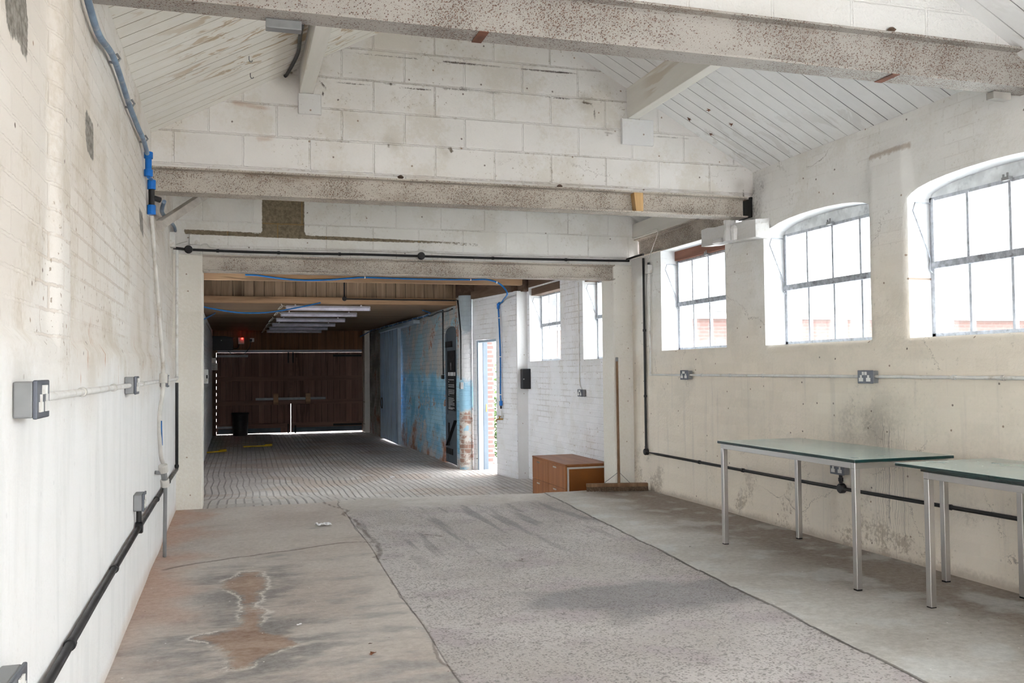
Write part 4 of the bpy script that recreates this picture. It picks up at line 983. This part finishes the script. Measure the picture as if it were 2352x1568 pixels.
wp = thing('water_pipe', 'grey blue water pipe clipped high along the cream wall below the sloping ceiling', 'pipe', pts[0])
part('pipe', MB().tube(spline(pts, 6), .0135, 12), M['bluegrey'], wp, smooth=True)
for u, v in ((262, 133), (297, 237), (329, 318)):
    c = ax(u, v, XU+.03); b = MB().tube([c+Vector((-.02, 0, -.02)), c+Vector((.008, .004, -.022)), c+Vector((.024, .004, 0)), c+Vector((.01, 0, .02))], .006, 6); part('pipe_clip', b, M['greymetal'], wp)
def fitting(c, L, lab, tee=False, ax_='z'):
    t = thing('pipe_fitting', lab, 'pipe fitting', (c.x, c.y, c.z-L))
    for s in (-1, 1): part('nut', MB().cyl(c+Vector((0, 0, s*L*.45)), c+Vector((0, 0, s*L)), .026, 14), M['bluefit'], t, 'bright blue nut', bevel=.003)
    part('body', MB().cyl(c+Vector((0, 0, -L*.5)), c+Vector((0, 0, L*.5)), .019, 12), M['black'] if tee else M['bluefit'], t, 'black body' if tee else None)
    if tee: part('branch', MB().cyl(c, c+Vector((.05, .03, -.01)), .018, 12), M['black'], t)
    return t
c1 = ax(341, 377, XU+.035); c2 = ax(348, 453, XU+.035)
fitting(c1, .075, 'bright blue pipe coupling above the beam end at the cream wall'); fitting(c2, .11, 'blue and black pipe tee below the beam end at the cream wall', True)
conduit('water_pipe', 'thin blue pipe linking the two blue fittings', [c1+Vector((0, 0, -.08)), c2+Vector((0, 0, .115))], .010, M['bluepipe'], cat='pipe')
conduit('water_pipe', 'curved grey blue pipe leading from the tee behind the timber brace', [c2+Vector((.072, .044, -.016)), ax(372, 487, -.45), ax(388, 505, -.46), ax(400, 520, -.48), ax(403, 531, -.50)], .0135, M['bluegrey'], 5, cat='pipe')
vz = .63
q = [c2+Vector((0, 0, -.118)), Vector((XL+.04, 6.235, 1.6)), Vector((XL+.066, 6.23, 1.2)), Vector((XL+.045, 6.20, .95)), Vector((XL+.045, 6.30, .72)), Vector((XL+.052, 6.395, .648))]
dp = conduit('water_pipe', 'long white pipe dropping down the cream wall, blue showing through', q, .013, M['dirtywhite'], 6, [(XL+.066, 6.23, 1.2)], 2.0, .03, cat='pipe', clipname='collar')
part('blue_core', MB().tube(spline([(XL+.0575, 6.195, .93), (XL+.057, 6.22, .86), (XL+.056, 6.275, .77)], 5), .004, 6), M['bluepipe'], dp, 'blue pipe showing through worn white paint')
t = thing('pipe_valve', 'white stop valve joint on the dropping water pipe', 'valve', (LX+.05, 6.42, .48))
c = Vector((LX+.048, 6.41, .63)); dd = Vector((.012, .05, -.14))
part('nut', MB().cyl(c, c+dd*.35, .03, 14), M['dirtywhite'], t, bevel=.004); part('nut', MB().cyl(c+dd*.7, c+dd*1.05, .028, 14), M['dirtywhite'], t, bevel=.004); part('body', MB().cyl(c+dd*.3, c+dd*.75, .02, 12).cyl(c+dd*.4, c+dd*.4+Vector((-.05, -.03, .01)), .013, 8), M['greymetal'], t)
f0 = az(378, 1279, .0)
conduit('water_pipe', 'grey steel pipe leaning from the valve down to the dusty floor', [c+dd*1.05, f0+Vector((0, 0, .003))], .0125, M['greymetal'], cat='pipe')
# ceiling cable behind the purlin
CB = [ay(700, 30, 5.0), ay(690, 80, 5.6), ay(684, 122, 6.05), ay(662, 160, 6.38), ay(655, 168, 6.44)]
for q in CB: q.z = min(q.z, roof(q.x)-.022)
conduit('cable', 'thick black cable hanging beside the white purlin on the streaky ceiling', CB, .012, M['black'], 6, cat='cable')
for i, (u, v, lb) in enumerate(((572, 158, 'small steel hook in the streaky ceiling, upper of the pair'), (575, 191, 'small steel hook in the streaky ceiling, lower of the pair'))):
    y = 5.75 if i == 0 else 6.1; p = ay(u, v, y); p.z = roof(p.x)
    b = MB().tube([p+Vector(q) for q in ((0, 0, .01), (0, 0, -.022), (.006, 0, -.034), (.016, 0, -.034), (.02, 0, -.024))], .003, 6); solo('ceiling_hook', b, M['greymetal'], lb, 'hook')
# ------------------------------------------------------------------ glass tables
def table(x0, x1, y0, y1, zf, label, tops):
    t = thing('glass_table', label, 'table', ((x0+x1)/2, (y0+y1)/2, 0), 'glass topped steel tables')
    lw = .034; zt = zf
    for x in (x0, x1-lw):
        for y in (y0, y1-lw):
            l = part('leg', MB().box(x, x+lw, y, y+lw, .008, zt-.0345), M['steel'], t, bevel=.002)
            part('foot_pad', MB().box(x+.001, x+lw-.001, y+.001, y+lw-.001, .0, .008), M['rubber'], l, 'black foot pad')
    b = MB().box(x0, x1, y0, y0+lw, zt-.034, zt).box(x0, x1, y1-lw, y1, zt-.034, zt).box(x0, x0+lw, y0+lw, y1-lw, zt-.034, zt).box(x1-lw, x1, y0+lw, y1-lw, zt-.034, zt)
    part('frame', b, M['steel'], t, bevel=.002)
    for a, c, d, e, z, th in tops:
        g = part('glass_top', MB().box(a, c, d, e, z+.001, z+th), M['tglass'], t, 'pale green glass sheet', bevel=.0015)
        g.data.materials.append(M['gedge'])
        for pl in g.data.polygons:
            if abs(pl.normal.z) < .5: pl.material_index = 1
    return t
table(3.268, 3.897, 4.232, 5.668, .70, 'steel framed glass table under the middle window, single glass sheet', [(3.255, 3.925, 4.215, 5.69, .70, .018)])
table(3.375, 4.005, 2.40, 3.835, .688, 'steel framed glass table with two stacked glass sheets, nearer the viewer', [(3.37, 4.0, 2.39, 3.85, .688, .024), (3.285, 3.93, 2.42, 3.935, .713, .016)])
# ------------------------------------------------------------------ cabinet
cx0, cx1, cy0, cy1, cz0, cz1 = 3.446, 3.962, 9.26, 10.40, -.322, .20
t = thing('filing_cabinet', 'low orange brown veneered cabinet with four drawers beyond the floor step', 'cabinet', ((cx0+cx1)/2, (cy0+cy1)/2, cz0))
part('body', MB().box(cx0+.02, cx1, cy0+.012, cy1, cz0, cz1-.02), M['cabside'], t)
part('top_panel', MB().box(cx0-.002, cx1+.004, cy0-.006, cy1+.004, cz1-.02, cz1), M['cabtop'], t, bevel=.004)
ym = (cy0+cy1)/2; zm = (cz0+cz1)/2-.005
for ya, yb in ((cy0+.004, ym-.003), (ym+.003, cy1-.002)):
    for za, zb in ((cz0+.02, zm-.002), (zm+.002, cz1-.022)):
        d = part('drawer', MB().box(cx0, cx0+.019, ya, yb, za, zb), M['cabwood'], t, bevel=.002)
        yc = (ya+yb)/2+.06; part('handle', MB().box(cx0-.006, cx0-.0005, yc-.05, yc+.05, zb-.045, zb-.028), M['steel'], d, 'small steel pull', bevel=.002)
zf_ = cz1-.032
b = MB().box(cx0+.02, cx1-.002, cy0+.0, cy0+.011, zf_-.02, zf_).box(cx0+.02, cx0+.04, cy0, cy0+.011, cz0, zf_-.02).box(cx1-.022, cx1-.002, cy0, cy0+.011, cz0, zf_-.02)
part('side_trim', b, M['alutrim'], t, 'bright steel trim around the end panel', bevel=.002)
# ------------------------------------------------------------------ broom leaning on the pillar
t = thing('broom', 'wide brown floor broom standing with its handle against the white pillar', 'broom', (3.70, 8.48, 0))
ha, hb = Vector((3.405, 8.555, .062)), Vector((4.005, 8.395, .062)); hm = (ha+hb)/2
part('head', MB().bar(ha, hb, .06, .034), M['broomwood'], t, bevel=.005)
b = MB(); dx = (hb-ha).normalized(); sd = Vector((-dx.y, dx.x, 0)); rn = random.Random(4)
for row in range(5):
    for i in range(70):
        p = ha+dx*((hb-ha).length*(i+.5)/70)+sd*(row-2)*.0115; e = p+sd*((row-2)*.009+rn.uniform(-.004, .004))+dx*rn.uniform(-.006, .006)
        b.tube([(p.x, p.y, .046), (e.x, e.y, .003)], [.0042, .0026], 5)
o = part('bristles', b, M['bristle'], t)
top = Vector((3.845, 8.755, 1.345)); bot = Vector((hm.x+.02, hm.y, .075))
part('handle', MB().tube([bot, bot.lerp(top, .5), top], [.0145, .0135, .0125], 12), M['broomwood'], t, smooth=True)
part('handle_end', MB().cyl(bot.lerp(top, .97), top+(top-bot).normalized()*.004, .0140, 12), M['greymetal'], t, 'worn grey tip')
for s in (-1, 1):
    part('brace_wire', MB().tube([bot.lerp(top, .09), hm+dx*s*.13+Vector((0, 0, .02))], .0028, 6), M['greymetal'], t)
# ------------------------------------------------------------------ bits on the floor
b = MB(); c = az(743, 1206, .003); rn = random.Random(11); g = []
for j in range(5):
    for i in range(9):
        g.append(c+Vector(((i-4)*.016+rn.uniform(-.004, .004), (j-2)*.022+rn.uniform(-.004, .004)+.01*(i % 2), .004+(.028*rn.random()**2*(1-i/9.)+.006*rn.random()))))
b.add(g, [(j*9+i, j*9+i+1, j*9+i+10, j*9+i+9) for j in range(4) for i in range(8)])
solo('paper_scrap', b, M['paper'], 'crumpled white paper scrap lying on the smooth concrete slab', 'paper', fixn=False)
def leaf_at(u, v, s, lb, mat, seed):
    c = az(u, v, .004); rn = random.Random(seed); b = MB(); pts = []
    n = 9
    for i in range(n):
        a = 2*PI*i/n; r = s*(.55+.5*rn.random()); pts.append(c+Vector((r*math.cos(a), r*math.sin(a)*.8, .003+.5*s*rn.random())))
    b.add([c+Vector((0, 0, .004))]+pts, [(0, 1+i, 1+(i+1) % n) for i in range(n)]); solo('dead_leaf', b, mat, lb, 'leaf', fixn=False)
leaf_at(857, 1503, .022, 'curled reddish brown leaf near the bottom of the smooth slab', M['leaf'], 1)
leaf_at(850, 1480, .010, 'tiny dark leaf scrap just beyond the curled reddish leaf', M['darkwood'], 2)
leaf_at(688, 1436, .014, 'tiny white paper flake on the slab beside the brown stain', M['paper'], 5)
leaf_at(1200, 1286, .016, 'dark dry leaf in the middle of the rough concrete strip', M['darkwood'], 6)
leaf_at(1585, 1256, .012, 'dark leaf scrap on the slab in front of the first table', M['darkwood'], 7)
# ------------------------------------------------------------------ back building: wall fittings
t = thing('paper_dispenser', 'black wall dispenser on the white pier by the far bright window', 'dispenser', (3.97, 12.28, .96))
part('case', MB().box(3.925, 4.06, 12.22, 12.354, .96, 1.245), M['charcoal'], t, bevel=.012); part('lock', MB().lathe((3.935, 12.218, 1.10), [(.001, -.004), (.009, -.004), (.009, .002), (.001, .002)], 12, 'y'), M['steel'], t, 'small steel lock')
a, c = ax(1328, 648, XR-.008), ax(1334, 890, XR-.008); P = [a, ax(1330, 760, XR-.008), ax(1331, 870, XR-.008), ax(1336, 893, XR-.012)]
conduit('cable', 'white cord hanging down the white brick wall between two bright windows', P, .006, M['whiteplastic'], 4, cat='cord')
# blue hose over the timber beam and down to the tap
yb = 12.199
H = [ay(u, v, yb) for u, v in ((563, 631), (590, 632), (620, 636), (661, 641), (710, 643.5), (761, 642), (800, 639), (838, 637), (900, 639), (976, 641), (1081, 642), (1118, 642), (1143, 649))]
def wp_(u, v, off=-.033):
    s, z = s_of(u, v); return Vector(dw(s, z, off))
H += [ay(1158, 661, yb), ay(1165, 675, yb+.01), wp_(1164, 687, -.05), wp_(1157, 694), wp_(1149, 697)]
hose = thing('blue_hose', 'blue water hose clipped along the brown timber beam, dropping beside the open doorway', 'hose', H[0])
part('pipe', MB().tube(spline(H, 6), .0115, 10), M['bluepipe'], hose, smooth=True)
for u, v in ((838, 637), (1081, 642), (1141, 648)):
    p = ay(u, v, yb); part('clip', MB().lathe(p, [(.014, -.008), (.016, -.008), (.016, .008), (.014, .008)], 12, 'x'), M['whiteplastic'], hose, 'small white clip')
V = [wp_(1149, 704), wp_(1151, 740), wp_(1154, 820), wp_(1154, 900), wp_(1155, 921)]
drop = hose
part('pipe', MB().tube(spline(V, 5), .012, 10), M['bluepipe'], drop, smooth=True)
for u, v in ((1152, 730), (1154, 819), (1154, 906)):
    p = wp_(u, v); part('clip', MB().lathe(p, [(.014, -.006), (.018, -.006), (.018, .006), (.014, .006)], 12), M['whiteplastic'], drop, 'small white clip')
p = wp_(1149, 700); part('elbow', MB().cyl(p+Vector((0, 0, -.06)), p+Vector((0, 0, .02)), .022, 12).cyl(p+Vector((0, 0, .005)), p+Vector((.0078, -.0495, .022)), .020, 12), M['bluefit'], drop, 'bright blue elbow')
p = wp_(1155, 928); part('end_nut', MB().cyl(p+Vector((0, 0, -.02)), p+Vector((0, 0, .05)), .024, 12), M['bluefit'], drop, 'bright blue end nut'); part('end_plug', MB().cyl(p+Vector((0, 0, -.065)), p+Vector((0, 0, -.02)), .014, 12), M['black'], drop, 'black end plug')
p = wp_(1155, 962, -.002); w = (DB-DA)/DL; nrm = Vector((w.y, -w.x, 0)); nrm = nrm if nrm.x < 0 else -nrm
t = thing('tap', 'old brass tap on the white wall below the blue hose', 'tap', p-Vector((0, 0, .05)))
w3 = Vector((w.x, w.y, 0))
part('body', MB().cyl(p, p+nrm*.07, .013, 10).cyl(p+nrm*.05, p+nrm*.05+Vector((0, 0, .035)), .012, 10).tube([p+nrm*.06, p+nrm*.10+Vector((0, 0, -.004)), p+nrm*.105+Vector((0, 0, -.04))], .011, 8), M['brass'], t, smooth=True)
part('handle', MB().tube([p+nrm*.05+w3*.04+Vector((0, 0, .045)), p+nrm*.05-w3*.04+Vector((0, 0, .04))], .006, 8), M['brass'], t)
part('riser', MB().tube([p+Vector((0, 0, .02))+nrm*.015, p+nrm*.018+Vector((0, 0, .12))], .006, 8), M['dirtywhite'], t, 'thin white riser pipe')
# black conduits on the boarding and blue wall
fy = 14.285
conduit('electrical_conduit', 'black conduit on the vertical boarding, turning along the timber to the blue column', [ay(791, 640, fy), Vector((ay(791, 680, fy).x, fy, 2.405)), Vector((ay(791, 686, 14.182).x, 14.182, 2.395)), ay(791, 686, 14.182), ay(792, 686.5, 14.182), Vector((3.415, 14.182, ay(1050, 690, 14.182).z)), Vector((3.415, 13.98, ay(1057, 690, 13.98).z)), ax(1058, 760, 3.415), ax(1059, 872, 3.415)], .012, M['black'], 0, boxes=[])
p = ay(791, 686, 14.17); b = MB().lathe((p.x, 14.168, p.z), [(.02, 0), (.036, 0), (.036, -.02), (.001, -.026)], 16, 'y'); solo('bend_junction_box', b, M['black'], 'round black box at the bend of the conduit on the boarding', 'junction box', smooth=True)  # junction box where the conduit bends
p = ax(1060, 885, 3.42); t = thing('light_switch', 'grey switch box at the foot of the conduit beside the blue column', 'switch', p-Vector((0, 0, .05)))
part('box', MB().box(3.395, 3.44, p.y-.045, p.y+.045, p.z-.055, p.z+.05), M['greymetal'], t, bevel=.003); part('rocker_switch', MB().box(3.389, 3.3945, p.y-.012, p.y+.012, p.z-.02, p.z+.02), M['plate'], t)
pt = ax(1017, 712, bx(15.5)-.015); pb = ax(1018, 860, bx(15.5)-.015)
conduit('electrical_conduit', 'black conduit running straight down the upper blue wall to a small black box', [Vector((pt.x, pt.y, 2.25)), pt, pb], .012, M['black'])
t = thing('switch_box', 'small black box at the end of the conduit on the blue wall', 'switch box', pb-Vector((0, 0, .08)))
part('box', MB().box(pb.x-.025, pb.x+.013, pb.y-.04, pb.y+.04, pb.z-.075, pb.z-.005), M['black'], t, bevel=.004); part('cover', MB().box(pb.x-.031, pb.x-.0252, pb.y-.034, pb.y+.034, pb.z-.07, pb.z-.012), M['black'], t)
Q = [Vector((bx(y)-.025, y, 2.235+.012*math.sin(y*5))) for y in np.linspace(14.4, 23.2, 40)]
conduit('cable', 'bundle of black cable sagging along the top of the blue wall', Q, .011, M['black'], 2, cat='cable')
Q = [Vector((bx(15.4)-.35, 15.2, 2.262)), Vector((bx(15.6)-.12, 15.7, 2.255))]+[Vector((bx(y)-.064, y, 2.245+.012*math.sin(y*4+1))) for y in np.linspace(16, 22.8, 14)]+[Vector((3.12, 23.3, 2.12))]
conduit('blue_hose', 'blue hose clipped along the ceiling edge above the sliding door', Q, .011, M['bluepipe'], 4, [q for q in Q[2:-1]], 1.5, .01, cat='hose', clipname='clip', clipmat=M['whiteplastic'])
Q = [ay(u, v, y) for u, v, y in ((462, 703, 13.4), (490, 709, 13.5), (547, 717.5, 13.6), (600, 718, 13.7), (640, 714, 13.9), (690, 705, 14.05), (736, 695, 14.15))]
conduit('hanging_hose', 'blue hose hanging in a slack curve in front of the first tube lamp', Q, .0105, M['bluepipe'], 6, cat='hose')
Q = [ay(u, v, y) for u, v, y in ((462, 735, 14.6), (478, 728, 14.9), (494, 719, 15.3))]
conduit('hanging_hose', 'short end of blue hose at the dark wall behind the cream pillar', Q, .0105, M['bluepipe'], 6, cat='hose')
cpt = ax(880, 925, 3.30)
b = MB()
for i in range(4):
    r = .10+.007*i; b.tube([cpt+Vector((-.012-.006*i, r*.9*math.cos(2*PI*j/28), r*math.sin(2*PI*j/28))) for j in range(28)], .0075, 6, False, True)
b.tube(spline([cpt+Vector((-.01, 0, .10)), cpt+Vector((0, .03, .25)), cpt+Vector((.02, -.02, .38)), cpt+Vector((.02, .02, .5))], 5), .006, 6)
solo('coiled_cable', b, M['black'], 'coil of black cable hanging on the wall just past the blue sliding door', 'cable')
# ------------------------------------------------------------------ unlit tube lamps
TY = [14.47, 16.08, 17.8, 19.6, 21.2, 22.75]
LB = ['pale unlit tube lamp nearest the boarding, first of the six', 'unlit tube lamp on the brown ceiling, second behind the boarding', 'unlit tube lamp on the brown ceiling, third behind the boarding',
      'unlit tube lamp on the brown ceiling, fourth behind the boarding', 'unlit tube lamp on the brown ceiling, next to last before the far doors', 'unlit tube lamp closest to the far doors']
def lamp(y, label):
    x0, x1 = .785, 2.105; t = thing('tube_lamp', label, 'lamp', ((x0+x1)/2, y, 2.19), 'tube lamps in a row on the ceiling')
    part('housing', MB().box(x0+.01, x1-.01, y-.045, y+.045, 2.236, 2.268), M['tubebody'], t, bevel=.006)
    b = MB(); n = 10; poly = [(y+.048*math.cos(PI*i/n), 2.2355-.042*math.sin(PI*i/n)) for i in range(n+1)]; b.prism(poly, 'x', x0+.02, x1-.02); part('diffuser', b, M['tubediff'], t, smooth=True)
    for x in (x0+.008, x1-.022): part('end_cap', MB().box(x, x+.013, y-.05, y+.05, 2.195, 2.266), M['tubebody'], t, bevel=.004)
    for x in (x0+.15, x1-.15): part('ceiling_mount', MB().box(x-.012, x+.012, y-.02, y+.02, 2.268, 2.288), M['steel'], t, 'small steel bracket')
    rn = random.Random(int(y*10)); part('flex', MB().tube(spline([(x0+.01, y, 2.25), (x0-.06, y-.03, 2.26), (x0-.10-.03*rn.random(), y-.06, 2.21-.02*rn.random()), (x0-.05, y-.09, 2.24), (x0-.07, y-.12, 2.284)], 5), .005, 6), M['dirtywhite'], t, 'looped white flex')
for y, lb in zip(TY, LB): lamp(y, lb)
# ------------------------------------------------------------------ far end
fy = FY
t = thing('black_wall_unit', 'black box unit mounted high over the far doors beside the red light', 'box', (-.23, 23.45, 1.79))
part('case', MB().box(-.47, .02, 23.32, 23.585, 1.79, 2.09), M['charcoal'], t, bevel=.01)
b = MB(); b.prism([(-.47, 2.091), (.06, 2.091), (-.18, 2.14), (-.47, 2.14)], 'y', 23.34, 23.58); part('hood', b, M['charcoal'], t)
part('screw', MB().lathe((-.26, 23.318, 2.03), [(.001, -.003), (.008, -.002), (.008, .003), (.001, .003)], 10, 'y'), M['whiteplastic'], t)
p = ay(554, 782, 23.55); t = thing('alarm_panel', 'small grey box with glowing red light above the far doors', 'alarm', (p.x, 23.57, p.z-.08))
part('case', MB().box(p.x-.072, p.x+.072, 23.54, 23.597, p.z-.085, p.z+.075), M['dirtywhite'], t, bevel=.005)
led = N('red lamp lit').done((1, .02, .02), .4, None, 0, .3, (1., .012, .008), 3.); led.cycles.emission_sampling = 'NONE'
q = ay(556.5, 777, 23.53); part('red_lamp', MB().lathe((q.x, 23.539, q.z), [(.018, 0), (.018, -.012), (.012, -.02), (.001, -.022)], 14, 'y'), led, t, 'glowing red lamp', smooth=True)
p2 = ay(580, 781, 23.57); t = thing('wall_socket', 'small socket plate right beside the glowing red light', 'socket', (p2.x, 23.59, p2.z-.05))
part('back_box', MB().box(p2.x-.06, p2.x+.04, 23.56, 23.598, p2.z-.045, p2.z+.05), M['dirtywhite'], t, bevel=.003); part('plug', MB().box(p2.x-.075, p2.x-.012, 23.515, 23.558, p2.z-.035, p2.z+.03), M['black'], t, 'black plug', bevel=.005)
conduit('cable', 'black flex hanging in a loop from the plug over the far doors', [(p2.x-.04, 23.53, p2.z-.035), (p2.x-.07, 23.5, p2.z-.18), (p2.x-.2, 23.48, p2.z-.34), (p2.x-.36, 23.48, p2.z-.37), (p2.x-.5, 23.48, p2.z-.34), (p2.x-.58, 23.45, 1.775)], .008, M['black'], 5, cat='cable')
conduit('cable', 'black flex curling from the red light box to the black unit', [(p.x-.05, 23.56, p.z-.085), (p.x-.07, 23.54, p.z-.17), (p.x-.12, 23.52, p.z-.2), (.034, 23.5, p.z-.2)], .008, M['black'], 5, cat='cable')
for u0, v0, v1, lb in ((487, 822, 833, 'upper small pale switch box on the dark wall by the far doors'), (488, 834, 850, 'lower pale meter box on the dark wall by the far doors')):
    a = ax(u0, v0, -.42); c = ax(u0, v1, -.42); y = 22.6
    a = ay(u0, v0, y); c = ay(u0, v1, y); t = thing('meter_box', lb, 'switch box', (-.45, y, c.z))
    part('case', MB().box(-.478, -.37 if v0 < 830 else -.34, y-.05, y+.10, c.z, a.z), M['whiteplastic'], t, bevel=.004); part('lid', MB().box(-.46, -.39, y-.056, y-.0505, c.z+.02, a.z-.02), M['dirtywhite'], t)
a = ay(473, 848, 16.8); t = thing('meter_box', 'white box with dark switch on the dark wall just past the cream pillar', 'switch box', (-.45, 16.8, a.z-.2))
part('case', MB().box(-.478, -.405, 16.75, 16.95, a.z-.25, a.z), M['whiteplastic'], t, bevel=.004); part('switch', MB().box(-.44, -.415, 16.742, 16.7495, a.z-.16, a.z-.10), M['black'], t, 'dark switch')
Q = [ay(u, v, y) for u, v, y in ((469, 742, 17.5), (478, 757, 20.5), (482, 775, 22.6), (482, 800, 22.6), (482.5, 819.5, 22.6))]
for q in Q: q.x = max(q.x, -.460)
conduit('cable', 'thin white cable dropping to the pale boxes by the far doors', Q, .007, M['dirtywhite'], 3, cat='cable')
b0 = az(552, 1001, BZ)
t = thing('dustbin', 'black cylindrical bin standing in front of the far double doors', 'bin', (b0.x, 23.25, BZ))
part('body', MB().lathe((b0.x, 23.25, BZ+.005), [(.165, 0), (.175, .03), (.185, .25), (.195, .52), (.2, .53), (.2, .555), (.19, .56), (.18, .55), (.17, .06), (.001, .05)], 28), M['black'], t, smooth=True)
part('rim', MB().lathe((b0.x, 23.25, BZ+.53), [(.201, 0), (.206, .005), (.206, .03), (.201, .035)], 28), M['black'], t)
def strip(u0, v0, u1, v1, lb):
    a = az(u0, v0, -.30); c = az(u1, v1, -.30); t = thing('yellow_strip', lb, 'floor strip', (a+c)/2+Vector((0, 0, -.005)))
    part('board', MB().bar(a+Vector((0, 0, .015)), c+Vector((0, 0, .012)), .075, .024), M['yellow'], t, bevel=.006)
    d = (c-a).normalized(); part('raised_end', MB().bar(c-d*.15+Vector((0, 0, .034)), c+Vector((0, 0, .038)), .06, .018), M['yellow'], t, bevel=.004)
strip(559, 1027, 625, 1024, 'yellow strip lying on the dark ribbed floor, clear of the cream pillar')
strip(466, 1041, 519, 1036.5, 'yellow strip partly hidden by the cream pillar on the dark ribbed floor')
for i, (u, v) in enumerate(((900, 1098), (478, 1021), (505, 1002))):
    z = -.30 if i else -.24; c = az(u, v, z); b = MB(); rn = random.Random(i+20)
    pts = [c+Vector((rn.uniform(-.05, .05), rn.uniform(-.06, .06), rn.uniform(.0, .035))) for _ in range(9)]
    b.add(pts, [(0, 1, 2), (2, 3, 4), (4, 5, 6), (6, 7, 8), (0, 3, 6), (1, 4, 7), (2, 5, 8)])
    solo('paper_scrap', b, M['paper'], ('white litter scrap on the ribbed floor where daylight crosses it', 'pale litter by the dark wall just past the pillar', 'pale litter at the hinge side of the far doors')[i], 'litter', fixn=False)

for i, (u, v, lb) in enumerate(((1585, 271, 'brown scrap on the white sloping ceiling, closest to the gable wall'), (1630, 250, 'brown scrap on the white sloping ceiling, topmost of four'), (1634, 306, 'brown scrap on the white sloping ceiling, lowest of four'), (1681, 283, 'brown scrap on the white sloping ceiling, closest to the windows'))):
    d = ray(u, v); tt = (EAVE+PITCHR*4.04-EYE)/(d.z+PITCHR*d.x); c = E0+d*tt-Vector((.004, 0, .006)); rn = random.Random(i+40)
    t1 = Vector((1, 0, -PITCHR)).normalized(); t2 = Vector((0, 1, 0)); nn = t1.cross(t2).normalized(); nn = nn if nn.z < 0 else -nn; pts = []
    for j in range(10):
        a = 2*PI*j/10+rn.random()*.3; r = (.022 if j % 2 else .007)*(.7+.6*rn.random()); pts.append(c+t1*r*math.cos(a)+t2*r*1.5*math.sin(a)+nn*(.002+.006*rn.random()))
    b = MB(); b.add([c+nn*.006, c-nn*.002]+pts, [(0, 2+j, 2+(j+1) % 10) for j in range(10)]+[(1, 2+(j+1) % 10, 2+j) for j in range(10)])
    solo('ceiling_scrap', b, M['leaf'], lb, 'scrap', 'brown scraps on the sloping ceiling')
# ------------------------------------------------------------------ outside
b = MB().box(-60, 80, -60, 90, -.55, -.37)
gnd = mesh_obj('ground_outside', b, M['ground']); gnd['kind'] = 'structure'
e = ay(1900, 716, 17.); ez = e.z
t = thing('brick_outbuilding', 'orange brick building with pale slate roof across the yard, seen through the windows', 'building', (19, 20, -.37))
part('wall', MB().box(8.6, 40, 17.2, 24, -.37, ez-.12), M['brick2'], t)
b = MB(); b.prism([(16.9, ez+.0), (20.6, ez+2.5), (24.3, ez+.0), (24.3, ez+.12), (20.6, ez+2.64), (16.9, ez+.12)], 'x', 8.3, 40.3); part('roof', b, M['slate'], t)
part('fascia', MB().box(8.4, 40.2, 17.0, 17.19, ez-.16, ez-.0), M['whiteplastic'], t, 'white fascia board')
b = MB(); b.tube([(8.4, 16.9, ez+.02), (40.2, 16.9, ez+.02)], .055, 8); part('gutter', b, M['greymetal'], t)
p0 = ay(1116, 900, 14.62); p1 = ay(1134.5, 900, 14.62)
b = MB().box(p0.x-.12, p1.x, 14.62, 14.86, -.37, 2.3)
solo('brick_pier', b, M['brick'], 'sunlit red brick pier outside the open side doorway', 'wall')
b = MB(); rn = random.Random(9)
for i in range(1500):
    q = Vector((4.75+rn.gauss(0, .28), 16.2+rn.gauss(0, .5), -.37+abs(rn.gauss(.6, .5)))); s = rn.uniform(.03, .06)
    a = Vector((rn.uniform(-1, 1), rn.uniform(-1, 1), rn.uniform(-1, 1))).normalized(); c = a.orthogonal().normalized()
    b.add([q-a*s, q+c*s*.5, q+a*s, q-c*s*.5], [(0, 1, 2, 3)])
solo('green_bush', b, M['leaves'], 'green bush behind the brick pier outside the side doorway', 'bush', fixn=False)

# ------------------------------------------------------------------ light: overcast daylight through the seen windows and doorways and the added openings
wl = bpy.data.worlds.new('overcast sky'); SC.world = wl; wl.use_nodes = True
wt_ = wl.node_tree; bg = wt_.nodes['Background']; bg.inputs[0].default_value = (.97, .975, 1., 1); bg.inputs[1].default_value = SKY
vs = SC.view_settings; vs.view_transform = 'Standard'; vs.look = 'None'; vs.gamma = 1; vs.use_curve_mapping = False; vs.exposure = EXPO
cyc = SC.cycles; cyc.max_bounces = 8; cyc.diffuse_bounces = 5; cyc.glossy_bounces = 3; cyc.transparent_max_bounces = 8; cyc.caustics_reflective = False; cyc.caustics_refractive = False
cyc.sample_clamp_indirect = 8.; cyc.use_denoising = True; cyc.adaptive_threshold = .13
